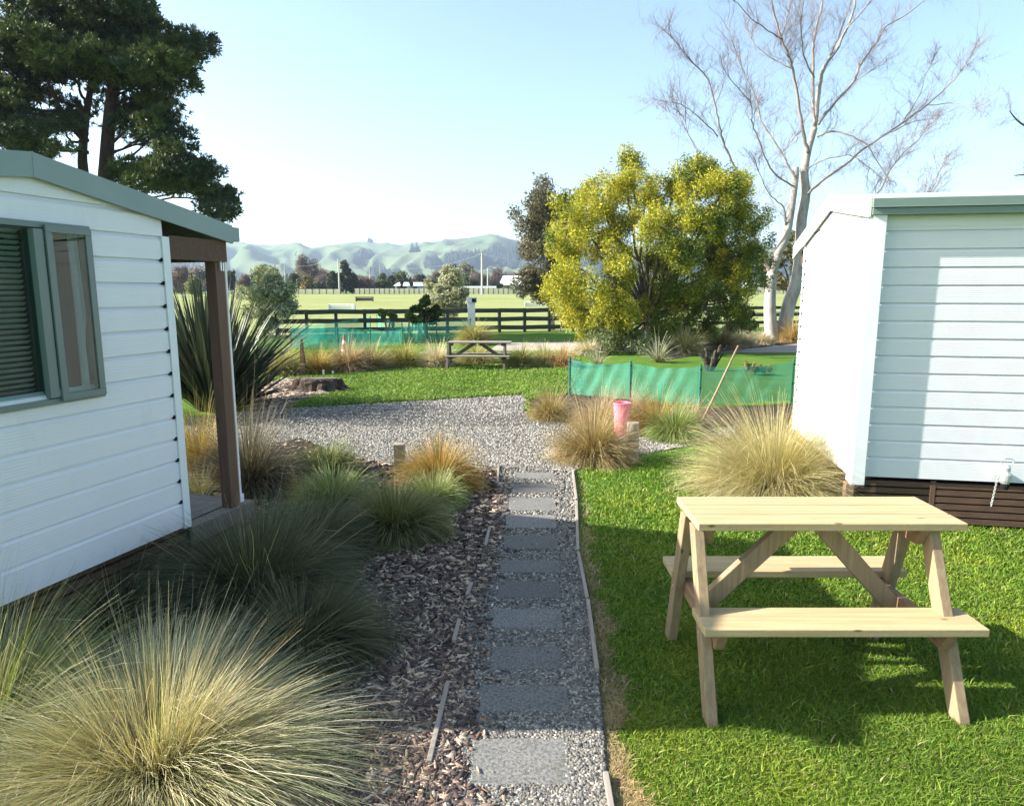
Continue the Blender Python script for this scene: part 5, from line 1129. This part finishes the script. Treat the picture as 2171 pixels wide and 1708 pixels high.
house('bright white roofed house between the lamp pole and the gum tree', 1062, 1112, 190, 2.4, 2.6, M['hwall'], M['hroof'], 2)
house('long pale green shed just behind the cream fence', 976, 1060, 178, 1.6, .4, M['groof'], M['groof'], 0, 'shed')
house('long white building behind the birch trunks', 1590, 1720, 185, 2.6, .5, M['hwall'], M['hroof'], 3)
# ------------------------------------------------------------------ power poles and wires
M['pole'] = mat('pale_concrete_pole', (.46,.45,.42), .8, .2); M['wire'] = mat('grey_wire', (.20,.20,.21), .6, .3)
def pole(label, x, ytop, Y, r0=.19, arm=True, lamp=False):
    b_ = gx(x, Y); t_ = at(x, ytop, Y); o = thing('street_lamp' if lamp else 'power_pole', label, 'lamp post' if lamp else 'power pole', b_, None if lamp else 'power poles'); mb = MB(); mb.tube([b_, Vector((b_.x, Y, t_.z))], [r0, r0*.7], 8); mb.build('pole', M['pole'], o)
    if arm: mb = MB(); mb.b2((b_.x-1.1, Y-.08, t_.z-.35), (b_.x+1.1, Y+.08, t_.z-.2)); mb.build('cross_arm', M['pole'], o)
    if lamp: 
        mb = MB(); mb.tube([Vector((b_.x, Y, t_.z-.2)), Vector((b_.x+.5, Y, t_.z+.35)), Vector((b_.x+1.6, Y, t_.z+.1))], .07, 6); mb.build('arm', M['pole'], o); mb = MB(); mb.box((b_.x+1.9, Y, t_.z+.05), (.8,.3,.16)); mb.build('lamp_head', M['cream_white'], o)
    return Vector((b_.x, Y, t_.z-.2))
w1 = pole('pale power pole, tallest one, right of the centre before the pink treeline', 1022, 536, 160, .24)
w2 = pole('power pole in front of the tall dark trees left of centre', 720, 549, 172, .24)
w3 = pole('thin power pole just left of the low white house', 785, 566, 190, .16)
w4 = pole('thin dark power pole with a cross arm right of the other thin pole', 807, 561, 205, .14)
w5 = pole('power pole above the silver leaved tree on the left', 606, 563, 185, .18)
pole('street lamp beside the tallest power pole', 1034, 568, 172, .18, False, True)
def wire(label, a, b, sag):
    mb = MB(); pts = [a.lerp(b, i/24)-Z*sag*4*(i/24)*(1-i/24) for i in range(25)]; mb.tube(pts, .028, 4); tag(mb.build('power_line', M['wire'], None, a), label, 'power line', 'power lines over the paddock edge')
wire('power line from the tallest pole to the thin dark pole', w1, w4, 2.0)
wire('power line from the thin dark pole to the pole by the dark trees', w4, w2, .6)
wire('power line between the pole by the dark trees and the one above the silver tree', w2, w5, .5)
wire('power line from the tallest pole toward the gum tree', w1, Vector((at(1180, 560, 150).x, 150, at(1180, 560, 150).z)), .5)
# ------------------------------------------------------------------ far treeline
FD = [[(.035,.045,.025),(.05,.062,.03)]]; FO = [[(.12,.14,.06),(.08,.10,.04)]]; FP = [[(.20,.15,.15),(.15,.115,.12)]]; FG = [[(.20,.20,.11),(.14,.15,.08)]]; FY = [[(.22,.17,.06),(.14,.12,.05)]]
TL = [ # x, ytop, halfwidth, palette, Y, label
 (385,560,26,FP,150,'bare purplish tree seen beside the porch post, left of it'),(412,585,20,FG,120,'pale olive bush seen between the cabin corner and the porch post'),(360,570,24,FD,170,'dark tree seen right beside the left cabin corner'),
 (490,572,16,FD,175,'dark tree just right of the porch post'),(498,555,7,FD,185,'narrow spiky conifer right of the porch post'),(522,582,18,FP,180,'bare mauve tree left of the silver tree'),(548,570,20,FD,185,'dark rounded tree behind the left side of the silver tree'),(585,578,22,FD,190,'dark tree behind the top of the silver tree'),
 (625,580,18,FD,195,'dark tree right of the silver tree'),(652,530,30,FP,210,'large bare purple brown tree rising above the treeline'),(640,590,14,FO,172,'rounded olive green tree standing before the big bare tree'),(656,582,16,FY,170,'orange topped tree beside the rounded olive one'),
 (685,575,16,FP,200,'low bare tree left of the tall dark pair'),(705,570,18,FD,178,'dark tree left of the power pole'),(733,546,17,FD,180,'tallest dark evergreen in the treeline, right of the power pole'),(748,575,18,FD,182,'dark tree right of the tallest evergreen'),
 (775,580,22,FP,185,'bare pinkish tree left of the thin power pole'),(812,577,16,FO,186,'olive green tree behind the thin dark pole'),(832,580,14,FD,210,'dark tree left of the low white house'),(852,592,7,FD,200,'small dark bush before the low white house'),(873,596,6,FD,204,'small round dark bush before the bluish house'),
 (850,572,26,FO,228,'wide green tree behind the low white house'),(890,580,18,FD,226,'dark tree behind the bluish house'),(915,585,16,FO,200,'green tree right of the bluish house'),(985,575,18,FD,198,'dark tree right of the second silver tree'),(1005,588,14,FD,190,'low dark tree left of the tallest power pole'),
 (1015,568,26,FP,225,'bare pink tree behind the tallest power pole'),(1055,566,30,FP,228,'wide bare pink tree behind the street lamp'),(1090,570,26,FP,222,'bare pink tree left of the gum tree'),(1076,604,12,FG,172,'bright green bush before the white roofed house'),(1060,600,10,FD,174,'dark bush left of the bright green one'),
 (468,590,14,FD,176,'low dark tree hidden mostly by the porch post'),(930,570,20,FP,240,'bare tree behind the second silver tree'),(1140,575,26,FD,200,'dark tree behind the gum tree crown'),(1220,570,30,FD,200,'dark tree behind the left of the yellow tree'),
 (600,600,16,FD,176,'low dark bush at the far fence behind the silver tree'),(672,598,14,FD,180,'low dark bush right of the orange topped tree')]
for i, (x, yt_, hw, pal, Y, lab) in enumerate(TL):
    random.seed(100+i); g = np.random.default_rng(100+i); b_ = gx(x, Y); z0 = hz(Y); top_ = at(x, yt_, Y).z; pm = Y/F; rw2 = hw*pm; hh = top_-z0; bare = pal is FP
    root = thing('bare_tree' if bare else 'distant_tree', lab, 'tree', b_, 'trees beyond the paddock'); cl = []; br = MB(); tk0 = b_
    limb(br, [tk0, tk0+Z*hh*.45, tk0+Z*hh*.8], .035*hh, .01*hh, 5)
    for k in range(14 if hw > 8 else 5):
        a = random.uniform(0, 6.28); r_ = random.uniform(0, .75); zz = random.uniform(.16, .86); nar = (1-abs(zz-.42)*1.1) if hw > 8 else (1-zz)
        q = b_+Vector((math.cos(a)*r_*rw2*nar, math.sin(a)*r_*rw2*nar, zz*hh)); rr_ = rw2*random.uniform(.42, .68)*max(.4, nar); cl.append((q, (rr_, rr_, min(rr_, hh*.24)), rr_**2, 0)); limb(br, [b_+Z*hh*random.uniform(.15,.5), q], .012*hh, .004*hh, 4)
    br.build('trunk', M['bark_mid'] if not bare else M['bark_twig'], root)
    leaf_cloud('foliage' if not bare else 'twig_crown', cl, int((1100 if bare else 1300)*(1+hw/14)), (.65 if bare else .32)*(1+Y/600), pal, g, M['leaf'], root, asp=.07 if bare else .5, shell=.1)
# one continuous far wood behind the separate trees
random.seed(55); g = np.random.default_rng(55); cl = []
for i in range(330):
    x = random.uniform(330, 1230); Y = random.uniform(238, 262); hh = (4.2+2.6*math.sin(x*.021)+1.8*math.sin(x*.057+2)+random.uniform(-1.2, 1.6)); b_ = gx(x, Y); r_ = random.uniform(1.6, 3.0)
    zc = hz(Y)+max(1.2, hh*random.uniform(.3, 1)); cl.append((Vector((b_.x, Y, zc)), (r_, r_, r_*.8), r_*r_, random.choice((0,0,1,1,2)) if math.sin(x*.013+1) > -.2 else 1))
fw = leaf_cloud('far_wood', cl, 60000, .5, [FD[0]+FO[0], FP[0], FG[0]], g, M['leaf'], None, shell=.1); fw['kind'] = 'stuff'
# ------------------------------------------------------------------ hills with relief, forest patches
sky_pts = [(-600,520),(0,515),(200,522),(360,512),(430,505),(480,507),(520,515),(570,519),(600,521),(640,517),(655,520),(670,526),(700,520),(770,512),(830,516),(862,520),(900,515),(940,511),(985,510),(1010,505),(1042,499),(1075,506),(1110,515),(1200,520),(1500,522),(1800,530),(2300,520),(2900,525)]
def skyy(x): return float(np.interp(x, [p_[0] for p_ in sky_pts], [p_[1] for p_ in sky_pts]))
from mathutils import noise as mn
def hill_h(x, t, D):
    """x image column, t 0 (foot) .. 1 (crest)"""
    top_ = at(x, skyy(x)+1, D).z*1.0
    X_ = (x-CX)/F*D/90
    rid = 1-abs(mn.noise(Vector((X_*.35+t*1.1, t*2.6, 1.7))))*2
    rid2 = 1-abs(mn.noise(Vector((X_*.95+3-t*1.5, t*6.5, 6.1))))*2
    n1 = mn.noise(Vector((X_*.15, t*1.2, 9)))
    prof = t**1.15
    rel = (rid*.17+rid2*.13+n1*.12)*math.sin(math.pi*min(1, t*1.0))
    return top_*(prof+rel*1.0-.03*math.sin(math.pi*t))
NX, NT = 420, 60; D0, D1 = 1500.0, 3000.0; V = []; Fq = []
for j in range(NT+1):
    t = j/NT
    for i in range(NX+1):
        x = -500+3300*i/NX; D = D0+(D1-D0)*t; z = max(hill_h(x, t, D1), 0)*1.0+1.2 if t > 0 else 0
        V.append(((x-CX)/F*D*cp*1.0/cp, D, z))
# back slope so the range is a solid ridge
for i in range(NX+1): x = -500+3300*i/NX; V.append(((x-CX)/F*4200, 4200, 0))
for j in range(NT+1):
    for i in range(NX): a = j*(NX+1)+i; Fq.append((a, a+1, a+NX+2, a+NX+1))
M['hill'] = mat('hill_pasture', (.085,.13,.065), .95, .05, noise=(.006, (.13,.16,.09), .38, .66), bump=(.02, .5, 8))
ho = link('hills', npmesh('hills', V, Fq, smooth=True), M['hill']); ho['kind'] = 'structure'
VV = np.array(V[:(NT+1)*(NX+1)]).reshape(NT+1, NX+1, 3)
# forest patches: conifers standing on the slopes
def patch(n, rects, seed):
    g = np.random.default_rng(seed); out = []
    # project all grid points once
    X_, Y_, Z_ = VV[..., 0], VV[..., 1], VV[..., 2]; dep = Y_*cp-(Z_-H)*sp; up_ = Y_*sp+(Z_-H)*cp; px = CX+F*X_/dep; py = CY-F*up_/dep
    for (x0, x1, y0, y1, sl, m_) in rects:
        vis = (px > x0) & (px < x1) & (py > y0+(px-x0)*sl) & (py < y1+(px-x0)*sl); idx = np.argwhere(vis)
        if len(idx) == 0: continue
        for _ in range(m_):
            a, b = idx[g.integers(0, len(idx))]; a = min(a, NT-1); b = min(b, NX-1); u, v = g.uniform(0, 1, 2); out.append(VV[a, b]*(1-u)*(1-v)+VV[a+1, b]*u*(1-v)+VV[a, b+1]*(1-u)*v+VV[a+1, b+1]*u*v)
    return np.array(out)
FP_ = patch(0, [(940,1110,556,576,-.12,2600),(1040,1090,532,560,.25,700),(897,932,560,572,0,260),(750,785,550,558,-.3,110),(868,880,530,536,0,25),(355,440,545,575,.02,900),(780,840,585,592,0,150),(1100,1700,560,590,0,900),(776,786,512,514,0,6)], 5)
nF = len(FP_); cone = (np.array([(1,0,0),(0,1,0),(-1,0,0),(0,-1,0),(0,0,1.9),(0,0,-.3)], float), OCT[1])
o = scatter_solids('hill_forest', FP_[:, 0], FP_[:, 1], FP_[:, 2]+2, rng.uniform(6, 10, nF), pick(nF, [(.012,.03,.028),(.018,.038,.03)], .3), cone, flat=(1,1,1.1), tilt=.0)
# ------------------------------------------------------------------ haze
hb = MB(); hb.b2((-5200, -40, -2), (5200, 4400, 420)); hz_ = hb.build('haze', None, None, (0,0,0)); hz_['kind'] = 'stuff'
hm = bpy.data.materials.new('haze_air'); hm.use_nodes = True; n_ = hm.node_tree; n_.nodes.clear(); pv = n_.nodes.new('ShaderNodeVolumePrincipled'); pv.inputs['Color'].default_value = (.62,.76,1,1); pv.inputs['Density'].default_value = .00017; pv.inputs['Anisotropy'].default_value = .2
oo = n_.nodes.new('ShaderNodeOutputMaterial'); n_.links.new(pv.outputs[0], oo.inputs['Volume']); hz_.data.materials.append(hm)
